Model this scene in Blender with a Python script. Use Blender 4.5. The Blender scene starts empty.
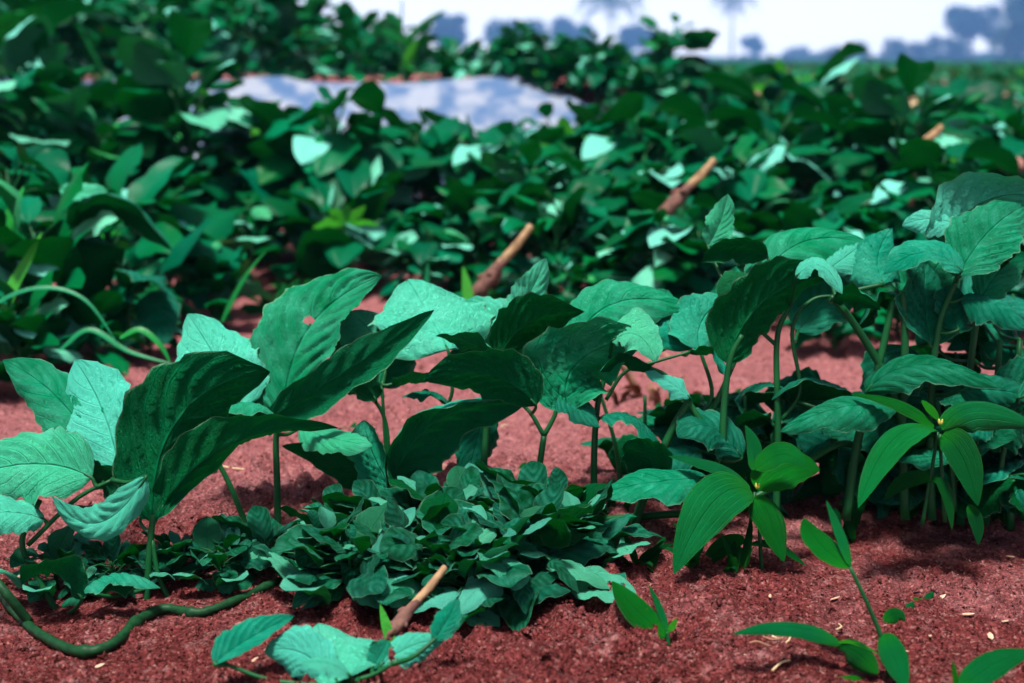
import bpy, math, random
import numpy as np
from mathutils import Vector, Matrix

R = math.radians
random.seed(11)
rng = np.random.default_rng(11)
S = bpy.context.scene
COL = S.collection

# ------------------------------------------------------------------ camera, world, sun, exposure
CAM_Z, F, HOR = 0.5, 1422.2, 60.0
PITCH = math.atan((341.5 - HOR) / F)
cd = bpy.data.cameras.new('camera')
cam = bpy.data.objects.new('camera', cd)
COL.objects.link(cam)
cam.location = (0, 0, CAM_Z)
cam.rotation_euler = (math.pi / 2 - PITCH, 0, 0)
cd.lens, cd.sensor_width = 50, 36
cd.clip_start, cd.clip_end = 0.02, 3000
cd.dof.use_dof = True
cd.dof.focus_distance = 1.38
cd.dof.aperture_fstop = 4.7
S.camera = cam

SUN_EL, SUN_AZ = R(75), R(205)          # high, a little on the camera's side of the row
w = bpy.data.worlds.new('World')
S.world = w
w.use_nodes = True
nt = w.node_tree
sky = nt.nodes.new('ShaderNodeTexSky')
sky.sky_type = 'NISHITA'
sky.sun_disc = False
sky.sun_elevation, sky.sun_rotation = SUN_EL, SUN_AZ
sky.air_density, sky.dust_density, sky.ozone_density = 1.0, 6.0, 1.0
bg = nt.nodes['Background']
bg.inputs['Strength'].default_value = 0.045
# white band added low in the sky, so the sky overhead can stay dim
geo_ = nt.nodes.new('ShaderNodeNewGeometry')
sx_ = nt.nodes.new('ShaderNodeSeparateXYZ')
nt.links.new(geo_.outputs['Incoming'], sx_.inputs[0])
mr_ = nt.nodes.new('ShaderNodeMapRange')
mr_.interpolation_type = 'SMOOTHSTEP'
mr_.inputs['From Min'].default_value, mr_.inputs['From Max'].default_value = -0.20, -0.03
nt.links.new(sx_.outputs[2], mr_.inputs['Value'])
mx_ = nt.nodes.new('ShaderNodeMix')
mx_.data_type = 'RGBA'
nt.links.new(mr_.outputs[0], mx_.inputs[0])
nt.links.new(sky.outputs[0], mx_.inputs[6])
mx_.inputs[7].default_value = (26, 25.2, 24.6, 1)
nt.links.new(mx_.outputs[2], bg.inputs[0])
sd = bpy.data.lights.new('sun', 'SUN')
sd.energy, sd.angle, sd.color = 3.8, R(10), (1, 0.97, 0.93)
so = bpy.data.objects.new('sun', sd)
COL.objects.link(so)
sun_dir = Vector((math.sin(SUN_AZ) * math.cos(SUN_EL), math.cos(SUN_AZ) * math.cos(SUN_EL), math.sin(SUN_EL)))
so.rotation_euler = sun_dir.to_track_quat('Z', 'Y').to_euler()
so.location = (0, 3, 8)
vs = S.view_settings
vs.view_transform, vs.look, vs.gamma, vs.exposure = 'Standard', 'None', 1.0, 0.98
vs.use_curve_mapping = False
S.cycles.volume_bounces = 1
S.cycles.max_bounces = 8

FW = np.array((0, math.cos(PITCH), -math.sin(PITCH)))
UPV = np.array((0, math.sin(PITCH), math.cos(PITCH)))


def at(px, py, d):
    """photo pixel and distance -> world point"""
    return np.array((0, 0, CAM_Z)) + d * (FW + np.array((1, 0, 0)) * ((px - 512) / F) + UPV * ((341.5 - py) / F))


# ------------------------------------------------------------------ helpers
def smooth(t):
    t = np.clip(t, 0, 1)
    return t * t * (3 - 2 * t)


def _h(i, j, s):
    n = (i * 374761393 + j * 668265263 + s * 974634777) & 0x7fffffff
    n = ((n ^ (n >> 13)) * 1274126177) & 0x7fffffff
    return ((n ^ (n >> 16)) & 0xffff) / 65535.0


def vnoise(x, y, s=0):
    x, y = np.asarray(x, float), np.asarray(y, float)
    i, j = np.floor(x).astype(np.int64), np.floor(y).astype(np.int64)
    fx, fy = smooth(x - i), smooth(y - j)
    a, b, c, d = _h(i, j, s), _h(i + 1, j, s), _h(i, j + 1, s), _h(i + 1, j + 1, s)
    return (a * (1 - fx) + b * fx) * (1 - fy) + (c * (1 - fx) + d * fx) * fy - 0.5


def Z(x, y):
    """ground height: hoed red soil, a gentle ridge for the row, a bank at the back"""
    x, y = np.asarray(x, float), np.asarray(y, float)
    near = 1 - smooth((y - 8) / 6)
    z = 0.030 * vnoise(x * 2.1, y * 2.1, 1) + 0.018 * vnoise(x * 6, y * 6, 2) + 0.010 * vnoise(x * 17, y * 17, 3)
    z = z * near
    bank = 0.405 * smooth((y - 4.45) / 0.85) * (1 - smooth((x - 0.35) / 0.7)) * (1 - smooth((y - 8.5) / 2.5))
    return z + bank


def ground_hit(px, py):
    """where the ray through a photo pixel meets the ground"""
    d = CAM_Z / max(1e-3, -(at(px, py, 1)[2] - CAM_Z))
    for _ in range(6):
        p = at(px, py, d)
        d *= (CAM_Z - float(Z(p[0], p[1]))) / (CAM_Z - p[2])
    p = at(px, py, d)
    return np.array((p[0], p[1], float(Z(p[0], p[1]))))


def mesh(name, V, Fc, uv=None, tint=None, smooth_shade=True):
    m = bpy.data.meshes.new(name)
    m.from_pydata([tuple(map(float, v)) for v in V], [], [tuple(map(int, f)) for f in Fc])
    if smooth_shade:
        m.polygons.foreach_set('use_smooth', [True] * len(m.polygons))
    if uv is not None:
        l = m.uv_layers.new(name='UVMap')
        li = np.empty(len(m.loops), np.int32)
        m.loops.foreach_get('vertex_index', li)
        l.data.foreach_set('uv', np.asarray(uv, np.float32)[li].ravel())
    if tint is not None:
        a = m.attributes.new('tint', 'FLOAT', 'POINT')
        a.data.foreach_set('value', np.asarray(tint, np.float32))
    m.update()
    return m


def obj(name, m, mat=None, parent=None):
    o = bpy.data.objects.new(name, m)
    COL.objects.link(o)
    if mat is not None:
        m.materials.clear()
        m.materials.append(mat)
    if parent is not None:
        o.parent = parent
        o.matrix_parent_inverse = Matrix.Identity(4)
    return o


def tag(o, label=None, cat=None, group=None, kind=None):
    for k, v in (('label', label), ('category', cat), ('group', group), ('kind', kind)):
        if v:
            o[k] = v
    return o


def thing(name, loc, label, cat, group=None):
    o = bpy.data.objects.new(name, None)
    o.empty_display_size = 0.05
    COL.objects.link(o)
    o.location = tuple(map(float, loc))
    return tag(o, label, cat, group)


class MB:
    """collects pieces of one mesh"""
    def __init__(s):
        s.V, s.F, s.UV, s.T, s.n = [], [], [], [], 0

    def add(s, V, Fc, uv=None, tint=0.0):
        V = np.asarray(V, float)
        s.V.append(V)
        s.F += [tuple(i + s.n for i in f) for f in Fc]
        s.UV.append(np.zeros((len(V), 2)) if uv is None else np.asarray(uv, float))
        s.T.append(np.full(len(V), tint) if np.isscalar(tint) else np.asarray(tint, float))
        s.n += len(V)

    def mesh(s, name, origin=(0, 0, 0), smooth_shade=True):
        return mesh(name, np.concatenate(s.V) - np.asarray(origin), s.F, np.concatenate(s.UV), np.concatenate(s.T), smooth_shade)


def catmull(P, n):
    P = np.asarray(P, float)
    if len(P) == 2:
        t = np.linspace(0, 1, n)[:, None]
        return P[0] * (1 - t) + P[1] * t
    Q = np.vstack((2 * P[0] - P[1], P, 2 * P[-1] - P[-2]))
    out = []
    for k in np.linspace(0, len(P) - 1 - 1e-6, n):
        i = int(k)
        t = k - i
        a, b, c, d = Q[i], Q[i + 1], Q[i + 2], Q[i + 3]
        out.append(0.5 * (2 * b + (c - a) * t + (2 * a - 5 * b + 4 * c - d) * t * t + (3 * b - a - 3 * c + d) * t ** 3))
    return np.array(out)


def tube(P, r, n=None, sides=8):
    """tapering tube through points; r is one radius or a list spread along it"""
    P = np.asarray(P, float)
    n = n or max(2, 6 * (len(P) - 1))
    C = catmull(P, n)
    rr = np.interp(np.linspace(0, 1, n), np.linspace(0, 1, len(np.atleast_1d(r))), np.atleast_1d(r))
    T = np.gradient(C, axis=0)
    T /= np.linalg.norm(T, axis=1)[:, None] + 1e-12
    ref = np.array((0.31, 0.2, 0.93)) if abs(T[0][2]) < 0.8 else np.array((0.9, 0.3, 0.1))
    V, Fc = [], []
    for k in range(n):
        a = ref - T[k] * (ref @ T[k])
        a /= np.linalg.norm(a)
        ref = a
        b = np.cross(T[k], a)
        for s in range(sides):
            t = 2 * math.pi * s / sides
            V.append(C[k] + rr[k] * (a * math.cos(t) + b * math.sin(t)))
    for k in range(n - 1):
        for s in range(sides):
            s2 = (s + 1) % sides
            Fc.append((k * sides + s, k * sides + s2, (k + 1) * sides + s2, (k + 1) * sides + s))
    Fc.append(tuple(range(sides))[::-1])
    Fc.append(tuple((n - 1) * sides + s for s in range(sides)))
    return np.array(V), Fc


def leaf_geo(P0, P1, P2, W, hint, fold=14, curl=(0.0, 0.0), quilt=0.085, wave=0.15, nu=34, nv=10, seed=0, shape=(0.58, 0.80), lat=7.0, hole=None, twist=0.0, rag=1.0):
    """ovate leaf blade: a curved midrib, a fold along it, quilting between the side veins, a wavy, slightly uneven edge"""
    rs = np.random.default_rng(seed)
    ph = rs.uniform(0, 6.28, 6)
    u = np.linspace(0, 1, nu)
    B = ((1 - u) ** 2)[:, None] * P0 + (2 * u * (1 - u))[:, None] * P1 + (u ** 2)[:, None] * P2
    T = (2 * (1 - u))[:, None] * (P1 - P0) + (2 * u)[:, None] * (P2 - P1)
    L = np.linalg.norm(np.diff(B, axis=0), axis=1).sum()
    T = T / (np.linalg.norm(T, axis=1)[:, None] + 1e-12)
    hint = np.asarray(hint, float)
    a, b = shape
    prof = np.power(np.clip(u, 0, 1), a) * np.power(1 - u, b)
    prof = prof / prof.max()
    prof[-1] = 0.012
    prof[0] = max(prof[0], 0.02)
    v = np.linspace(-1, 1, 2 * nv + 1)
    V, UV = [], []
    for i in range(nu):
        n = hint - T[i] * (hint @ T[i])
        n /= np.linalg.norm(n) + 1e-12
        s = np.cross(T[i], n)
        tw = twist * (u[i] - 0.3)
        n, s = n * math.cos(tw) - s * math.sin(tw), s * math.cos(tw) + n * math.sin(tw)
        h = W / 2 * prof[i]
        for x in v:
            ax, sg = abs(x), (0 if x < 0 else 1)
            ed = 1 + rag * ax ** 3 * (0.06 * math.sin(17 * u[i] + ph[sg]) + 0.045 * math.sin(47 * u[i] + ph[2 + sg]) + 0.07 * (rs.random() - 0.5))
            hh = h * ed
            f = R(fold) * (1 - 0.35 * u[i])
            c = curl[sg]
            # along the half blade: folded up from the rib, then curling
            ang = f + c * ax
            off_s = x * hh * math.cos(ang) if ax else 0
            off_n = ax * hh * math.sin(ang)
            g = (u[i] * lat - ax * 1.35 * W / L * lat * 0.55 + 0.13 * sg) % 1.0
            q = quilt * W * (math.sin(math.pi * g) ** 0.6 - 0.5) * math.sin(math.pi * min(1, ax * 1.05)) ** 0.7 * (0.3 + prof[i])
            q2 = 0.35 * quilt * W * float(vnoise(u[i] * 16, x * 6 + 9, seed)) * (prof[i])
            wv = wave * h * ax * ax * math.sin(9.5 * u[i] + ph[4 + sg]) + 0.4 * wave * h * ax ** 3 * math.sin(23 * u[i] + ph[sg])
            V.append(B[i] + s * off_s + n * (off_n + q + q2 + wv))
            UV.append((u[i], 0.5 + 0.5 * x))
    m = 2 * nv + 1
    Fc = []
    for i in range(nu - 1):
        for j in range(m - 1):
            if hole and any((abs((i + .5) / nu - hu) / ru) ** 2 + (abs((j + .5) / m - hv) / rv) ** 2 < 1 for hu, hv, ru, rv in hole):
                continue
            Fc.append((i * m + j, i * m + j + 1, (i + 1) * m + j + 1, (i + 1) * m + j))
    # orientation: face normals along the upper side
    f = Fc[len(Fc) // 3]
    nn = np.cross(V[f[1]] - V[f[0]], V[f[3]] - V[f[0]])
    if nn @ hint < 0:
        Fc = [q[::-1] for q in Fc]
    return np.array(V), Fc, np.array(UV), L


# ------------------------------------------------------------------ materials
def mat(name):
    m = bpy.data.materials.new(name)
    m.use_nodes = True
    n = m.node_tree
    n.nodes.clear()
    out = n.nodes.new('ShaderNodeOutputMaterial')
    return m, n, out


def N(n, t, **kw):
    x = n.nodes.new(t)
    for k, v in kw.items():
        setattr(x, k, v)
    return x


def math_node(n, op, a, b=None, c=None, clamp=False):
    x = N(n, 'ShaderNodeMath', operation=op, use_clamp=clamp)
    for i, q in enumerate((a, b, c)):
        if q is None:
            continue
        if isinstance(q, (int, float)):
            x.inputs[i].default_value = q
        else:
            n.links.new(q, x.inputs[i])
    return x.outputs[0]


def mix_col(n, f, a, b, blend='MIX'):
    x = N(n, 'ShaderNodeMix', data_type='RGBA', blend_type=blend)
    for i, q in ((0, f), (6, a), (7, b)):
        if isinstance(q, (int, float)):
            x.inputs[i].default_value = q
        elif isinstance(q, tuple):
            x.inputs[i].default_value = (*q, 1)
        else:
            n.links.new(q, x.inputs[i])
    return x.outputs[2]


def leaf_material(name, top, top2, under, vein, pale=None, rough=0.42, spec=0.5, transl=0.16, trcol=(0.02, 0.30, 0.06), lat=7.0, veins=True, noise=260.0, youth=(0.05, 0.30, 0.02)):
    m, n, out = mat(name)
    L = n.links.new
    uv = N(n, 'ShaderNodeUVMap')
    sep = N(n, 'ShaderNodeSeparateXYZ')
    L(uv.outputs[0], sep.inputs[0])
    tc = N(n, 'ShaderNodeTexCoord')
    tint = N(n, 'ShaderNodeAttribute', attribute_name='tint')
    oi = N(n, 'ShaderNodeObjectInfo')
    big = N(n, 'ShaderNodeTexNoise')
    big.inputs['Scale'].default_value = noise * 0.12
    big.inputs['Detail'].default_value = 4
    L(tc.outputs['Object'], big.inputs['Vector'])
    fine = N(n, 'ShaderNodeTexNoise')
    fine.inputs['Scale'].default_value = noise
    fine.inputs['Detail'].default_value = 6
    L(tc.outputs['Object'], fine.inputs['Vector'])
    geo = N(n, 'ShaderNodeNewGeometry')
    av = math_node(n, 'ABSOLUTE', math_node(n, 'MULTIPLY_ADD', sep.outputs[1], 2.0, -1.0))
    f1 = math_node(n, 'MULTIPLY_ADD', big.outputs[0], 1.6, -0.3, clamp=True)
    c = mix_col(n, f1, top, top2)
    # young leaves (tint near 1) are yellower
    yf = math_node(n, 'MULTIPLY_ADD', tint.outputs['Fac'], 5.0, -3.6, clamp=True)
    c = mix_col(n, yf, c, youth)
    pf_ = math_node(n, 'MULTIPLY', math_node(n, 'MULTIPLY_ADD', tint.outputs['Fac'], 5.0, -2.0, clamp=True), math_node(n, 'SUBTRACT', 1.0, yf))
    if pale:
        c = mix_col(n, math_node(n, 'MULTIPLY', pf_, 0.75), c, pale)  # pale colour stands in for sky gloss on the leaf
    # each leaf lighter or darker; the lowest tints paint in canopy shade
    hsv = N(n, 'ShaderNodeHueSaturation')
    L(c, hsv.inputs['Color'])
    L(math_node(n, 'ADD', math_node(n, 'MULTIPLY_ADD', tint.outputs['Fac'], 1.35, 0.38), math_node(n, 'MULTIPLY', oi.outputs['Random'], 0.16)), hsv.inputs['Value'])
    wn_ = N(n, 'ShaderNodeTexWhiteNoise', noise_dimensions='1D')
    L(math_node(n, 'MULTIPLY', tint.outputs['Fac'], 91.7), wn_.inputs['W'])
    L(math_node(n, 'MULTIPLY_ADD', wn_.outputs['Value'], 0.045, 0.468), hsv.inputs['Hue'])
    c = hsv.outputs[0]
    c = mix_col(n, math_node(n, 'MULTIPLY', geo.outputs['Backfacing'], 0.8), c, under)
    bumph = math_node(n, 'MULTIPLY', fine.outputs[0], 0.5)
    if veins:
        if lat > 0:
            # side veins bend towards the tip
            ph = math_node(n, 'SUBTRACT', math_node(n, 'MULTIPLY', sep.outputs[0], lat), math_node(n, 'MULTIPLY', math_node(n, 'POWER', av, 1.35), lat * 0.36))
            ph = math_node(n, 'ADD', ph, math_node(n, 'MULTIPLY', big.outputs[0], 0.35))
        else:
            ph = math_node(n, 'MULTIPLY', av, 3.4)
        fr = math_node(n, 'FRACT', ph)
        dl = math_node(n, 'ABSOLUTE', math_node(n, 'SUBTRACT', fr, 0.5))
        side = math_node(n, 'MULTIPLY_ADD', dl, 12.0 if lat > 0 else 6.0, -5.1 if lat > 0 else -2.2, clamp=True)
        mid = math_node(n, 'SUBTRACT', 1.0, math_node(n, 'MULTIPLY', av, 22.0), clamp=True)
        vo = N(n, 'ShaderNodeTexVoronoi', feature='DISTANCE_TO_EDGE')
        mp = N(n, 'ShaderNodeMapping')
        mp.inputs['Scale'].default_value = (30, 9, 1) if lat > 0 else (5, 40, 1)
        wob = N(n, 'ShaderNodeVectorMath', operation='MULTIPLY_ADD')
        L(fine.outputs['Color'], wob.inputs[0])
        wob.inputs[1].default_value = (0.05, 0.10, 0)
        L(uv.outputs[0], wob.inputs[2])
        L(wob.outputs[0], mp.inputs['Vector'])
        L(mp.outputs[0], vo.inputs['Vector'])
        ter = math_node(n, 'SUBTRACT', 1.0, math_node(n, 'MULTIPLY', vo.outputs[0], 5.0), clamp=True)
        vm = math_node(n, 'MAXIMUM', mid, math_node(n, 'MAXIMUM', math_node(n, 'MULTIPLY', side, 0.62), math_node(n, 'MULTIPLY', ter, 0.36)))
        c = mix_col(n, math_node(n, 'MULTIPLY', vm, 0.62 if lat > 0 else 0.65), c, vein)
        bumph = math_node(n, 'SUBTRACT', bumph, math_node(n, 'MULTIPLY', vm, 1.3))
        # relief sheen painted paler on the cushions between the side veins, blotchy
        cush = math_node(n, 'MULTIPLY', math_node(n, 'SUBTRACT', 1.0, math_node(n, 'MULTIPLY', dl, 2.0)), math_node(n, 'MULTIPLY_ADD', big.outputs[0], 2.6, -0.85, clamp=True))
        if lat > 0:
            c = mix_col(n, math_node(n, 'MULTIPLY', math_node(n, 'MULTIPLY', cush, math_node(n, 'SUBTRACT', 1.0, geo.outputs['Backfacing'])), 0.42), c, (0.055, 0.44, 0.29))
            # pale sky sheen painted in uneven patches, strongest on the paler leaves
            sheen = N(n, 'ShaderNodeTexNoise')
            sheen.inputs['Scale'].default_value = noise * 0.07
            sheen.inputs['Detail'].default_value = 7
            sheen.inputs['Roughness'].default_value = 0.62
            L(tc.outputs['Object'], sheen.inputs['Vector'])
            sheen_mask = math_node(n, 'MULTIPLY', math_node(n, 'MULTIPLY_ADD', sheen.outputs[0], 3.2, -1.45, clamp=True), math_node(n, 'MULTIPLY_ADD', tint.outputs['Fac'], 0.70, 0.06, clamp=True))
            sheen_mask = math_node(n, 'MULTIPLY', sheen_mask, math_node(n, 'SUBTRACT', 1.0, geo.outputs['Backfacing']))
            c = mix_col(n, sheen_mask, c, (0.13, 0.56, 0.41))
        else:
            c = mix_col(n, math_node(n, 'MULTIPLY_ADD', sep.outputs[0], -2.2, 0.75, clamp=True), c, (0.008, 0.21, 0.010))
        # thin pale rim
        rim = math_node(n, 'MULTIPLY_ADD', av, 30.0, -28.6, clamp=True)
        c = mix_col(n, math_node(n, 'MULTIPLY', rim, 0.55), c, (0.16, 0.34, 0.20) if lat > 0 else (0.05, 0.17, 0.02))
    # specks and nibbled spots
    sp = math_node(n, 'MULTIPLY_ADD', fine.outputs[0], 7.0, -4.55, clamp=True)
    c = mix_col(n, math_node(n, 'MULTIPLY', sp, 0.5), c, (0.012, 0.05, 0.02))
    bump = N(n, 'ShaderNodeBump')
    bump.inputs['Strength'].default_value = 0.75
    bump.inputs['Distance'].default_value = 0.0022
    L(bumph, bump.inputs['Height'])
    p = N(n, 'ShaderNodeBsdfPrincipled')
    L(c, p.inputs['Base Color'])
    L(math_node(n, 'MULTIPLY_ADD', fine.outputs[0], 0.22, rough - 0.1), p.inputs['Roughness'])
    p.inputs['Specular IOR Level'].default_value = spec
    L(bump.outputs[0], p.inputs['Normal'])
    t = N(n, 'ShaderNodeBsdfTranslucent')
    t.inputs['Color'].default_value = (*trcol, 1)
    ms = N(n, 'ShaderNodeMixShader')
    ms.inputs[0].default_value = transl
    L(p.outputs[0], ms.inputs[1])
    L(t.outputs[0], ms.inputs[2])
    L(ms.outputs[0], out.inputs[0])
    return m


def simple_material(name, c1, c2, scale, rough=0.6, spec=0.3, bump=0.4, dist=0.001, stretch=(1, 1, 1), transl=0, detail=5, contrast=1.8):
    m, n, out = mat(name)
    L = n.links.new
    tc = N(n, 'ShaderNodeTexCoord')
    mp = N(n, 'ShaderNodeMapping')
    mp.inputs['Scale'].default_value = stretch
    L(tc.outputs['Object'], mp.inputs['Vector'])
    no = N(n, 'ShaderNodeTexNoise')
    no.inputs['Scale'].default_value = scale
    no.inputs['Detail'].default_value = detail
    L(mp.outputs[0], no.inputs['Vector'])
    c = mix_col(n, math_node(n, 'MULTIPLY_ADD', no.outputs[0], contrast, 0.5 - contrast / 2, clamp=True), c1, c2)
    p = N(n, 'ShaderNodeBsdfPrincipled')
    L(c, p.inputs['Base Color'])
    p.inputs['Roughness'].default_value = rough
    p.inputs['Specular IOR Level'].default_value = spec
    b = N(n, 'ShaderNodeBump')
    b.inputs['Strength'].default_value = bump
    b.inputs['Distance'].default_value = dist
    L(no.outputs[0], b.inputs['Height'])
    L(b.outputs[0], p.inputs['Normal'])
    L(p.outputs[0], out.inputs[0])
    return m


M = {}
M['leaf'] = leaf_material('crop_leaf', (0.0005, 0.220, 0.108), (0.002, 0.330, 0.190), (0.0003, 0.076, 0.010), (0.0006, 0.078, 0.036), pale=(0.085, 0.52, 0.37), rough=0.42, spec=0.045, transl=0.10, trcol=(0.001, 0.20, 0.02))
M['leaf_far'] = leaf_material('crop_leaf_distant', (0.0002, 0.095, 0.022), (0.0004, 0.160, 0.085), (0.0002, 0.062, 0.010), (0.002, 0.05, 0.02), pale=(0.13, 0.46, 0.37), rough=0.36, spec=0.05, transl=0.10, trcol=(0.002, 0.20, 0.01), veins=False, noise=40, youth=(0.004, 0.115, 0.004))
M['weed'] = leaf_material('weed_leaf', (0.0004, 0.095, 0.018), (0.0008, 0.150, 0.036), (0.001, 0.085, 0.012), (0.001, 0.055, 0.012), rough=0.46, spec=0.10, transl=0.14, trcol=(0.002, 0.22, 0.012), lat=0.0, youth=(0.006, 0.16, 0.005))
M['grass'] = leaf_material('grass_blade', (0.002, 0.14, 0.04), (0.006, 0.22, 0.08), (0.004, 0.13, 0.03), (0.02, 0.2, 0.04), rough=0.40, spec=0.25, transl=0.2, trcol=(0.004, 0.30, 0.03), veins=False)
M['stem'] = simple_material('green_stem', (0.002, 0.048, 0.013), (0.006, 0.095, 0.024), 60, rough=0.45, spec=0.2, stretch=(1, 1, 0.3))
M['vine'] = simple_material('vine_skin', (0.002, 0.022, 0.008), (0.010, 0.062, 0.020), 140, rough=0.5, spec=0.15, bump=0.6)
M['wood'] = simple_material('dry_wood', (0.13, 0.065, 0.030), (0.48, 0.31, 0.17), 55, rough=0.8, spec=0.2, bump=0.7, dist=0.003, stretch=(1, 1, 0.15))
M['bark'] = simple_material('root_bark', (0.07, 0.030, 0.025), (0.22, 0.11, 0.085), 70, rough=0.9, spec=0.2, bump=0.9, dist=0.004)
M['straw'] = simple_material('straw', (0.45, 0.30, 0.15), (0.70, 0.55, 0.34), 120, rough=0.7, stretch=(1, 1, 1))
M['dead_leaf'] = simple_material('dead_leaf', (0.10, 0.035, 0.02), (0.38, 0.20, 0.12), 60, rough=0.8, bump=0.8, dist=0.002)
M['chip'] = simple_material('wood_chip', (0.42, 0.24, 0.15), (0.70, 0.50, 0.36), 150, rough=0.8)
M['rock'] = simple_material('pink_rock', (0.26, 0.09, 0.08), (0.50, 0.24, 0.20), 30, rough=0.9, bump=0.8, dist=0.006)
M['bud'] = simple_material('flower_bud', (0.40, 0.36, 0.03), (0.55, 0.50, 0.10), 200, rough=0.5)
M['trunk'] = simple_material('tree_trunk', (0.06, 0.045, 0.035), (0.14, 0.10, 0.08), 3, rough=0.9)
M['tree_leaf'] = simple_material('tree_foliage', (0.006, 0.036, 0.026), (0.015, 0.07, 0.04), 0.6, rough=0.6, bump=0.0)


def soil_material():
    m, n, out = mat('red_soil')
    L = n.links.new
    tc = N(n, 'ShaderNodeTexCoord')
    P = tc.outputs['Object']
    vo = N(n, 'ShaderNodeTexVoronoi', feature='F1')
    vo.inputs['Scale'].default_value = 400
    L(P, vo.inputs['Vector'])
    sepc = N(n, 'ShaderNodeSeparateColor')
    L(vo.outputs['Color'], sepc.inputs[0])
    ramp = N(n, 'ShaderNodeValToRGB')
    e = ramp.color_ramp.elements
    e[0].position, e[0].color = 0.0, (0.030, 0.005, 0.005, 1)
    e[1].position, e[1].color = 1.0, (0.60, 0.31, 0.26, 1)
    for p_, c_ in ((0.30, (0.105, 0.018, 0.020)), (0.62, (0.230, 0.042, 0.047)), (0.90, (0.40, 0.098, 0.098))):
        q = e.new(p_)
        q.color = (*c_, 1)
    L(sepc.outputs[0], ramp.inputs[0])
    n1 = N(n, 'ShaderNodeTexNoise')
    n1.inputs['Scale'].default_value = 9
    n1.inputs['Detail'].default_value = 8
    n1.inputs['Roughness'].default_value = 0.65
    L(P, n1.inputs['Vector'])
    n2 = N(n, 'ShaderNodeTexNoise')
    n2.inputs['Scale'].default_value = 190
    n2.inputs['Detail'].default_value = 6
    L(P, n2.inputs['Vector'])
    # paler dry crust in irregular patches, darker loose soil elsewhere
    c = mix_col(n, math_node(n, 'MULTIPLY_ADD', n1.outputs[0], 4.0, -1.75, clamp=True), ramp.outputs[0], (0.33, 0.080, 0.084))
    c = mix_col(n, 0.45, ramp.outputs[0], c)
    sy = N(n, 'ShaderNodeSeparateXYZ')
    L(P, sy.inputs[0])
    near_dark = math_node(n, 'ADD', math_node(n, 'MULTIPLY_ADD', sy.outputs[1], -1.6, 2.90), math_node(n, 'MULTIPLY_ADD', n1.outputs[0], 3.6, -1.8), clamp=True)  # soil darker and browner towards the near side, unevenly
    c = mix_col(n, near_dark, mix_col(n, 0.50, c, (0.47, 0.195, 0.195)), mix_col(n, 0.45, c, (0.085, 0.018, 0.012)))
    c = mix_col(n, math_node(n, 'MULTIPLY_ADD', n2.outputs[0], -4.0, 1.95, clamp=True), c, (0.045, 0.012, 0.012))
    n3 = N(n, 'ShaderNodeTexNoise')
    n3.inputs['Scale'].default_value = 46
    n3.inputs['Detail'].default_value = 7
    n3.inputs['Roughness'].default_value = 0.7
    L(P, n3.inputs['Vector'])
    c = mix_col(n, math_node(n, 'MULTIPLY_ADD', n3.outputs[0], 6.0, -3.3, clamp=True), c, mix_col(n, 0.6, c, (0.52, 0.27, 0.26)))
    c = mix_col(n, math_node(n, 'MULTIPLY_ADD', n3.outputs[0], -6.0, 2.55, clamp=True), c, mix_col(n, 0.7, c, (0.055, 0.014, 0.011)))
    h = math_node(n, 'ADD', math_node(n, 'MULTIPLY_ADD', n3.outputs[0], 2.2, n2.outputs[0]), math_node(n, 'MULTIPLY', vo.outputs['Distance'], -0.35))
    b = N(n, 'ShaderNodeBump')
    b.inputs['Strength'].default_value = 1.0
    b.inputs['Distance'].default_value = 0.006
    L(h, b.inputs['Height'])
    p = N(n, 'ShaderNodeBsdfPrincipled')
    L(c, p.inputs['Base Color'])
    p.inputs['Roughness'].default_value = 0.85
    p.inputs['Specular IOR Level'].default_value = 0.04
    L(b.outputs[0], p.inputs['Normal'])
    L(p.outputs[0], out.inputs[0])
    return m


M['soil'] = soil_material()


def sheet_material():
    m, n, out = mat('sky_strip_tone')
    L = n.links.new
    tc = N(n, 'ShaderNodeTexCoord')
    mp = N(n, 'ShaderNodeMapping')
    mp.inputs['Scale'].default_value = (1.0, 0.75, 1)
    L(tc.outputs['Object'], mp.inputs['Vector'])
    no = N(n, 'ShaderNodeTexNoise')
    no.inputs['Scale'].default_value = 10
    no.inputs['Detail'].default_value = 3
    L(mp.outputs[0], no.inputs['Vector'])
    c = mix_col(n, math_node(n, 'MULTIPLY_ADD', no.outputs[0], 5.0, -2.05, clamp=True), (0.24, 0.27, 0.34), (0.06, 0.12, 0.24))  # sky tones and blue blotches painted on the strip
    p = N(n, 'ShaderNodeBsdfPrincipled')
    L(c, p.inputs['Base Color'])
    p.inputs['Roughness'].default_value = 0.65
    p.inputs['Specular IOR Level'].default_value = 0.2
    L(p.outputs[0], out.inputs[0])
    return m


M['sheet'] = sheet_material()

# ------------------------------------------------------------------ the ground: one sheet to the horizon
def axis(lo, a, b, hi, fine, grow):
    core = list(np.arange(a, b, fine))
    s, x = fine, a
    left = []
    while x > lo:
        s *= grow
        x -= s
        left.append(max(x, lo))
    s, x = fine, core[-1]
    right = []
    while x < hi:
        s *= grow
        x += s
        right.append(min(x, hi))
    return np.array(left[::-1] + core + right)


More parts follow.
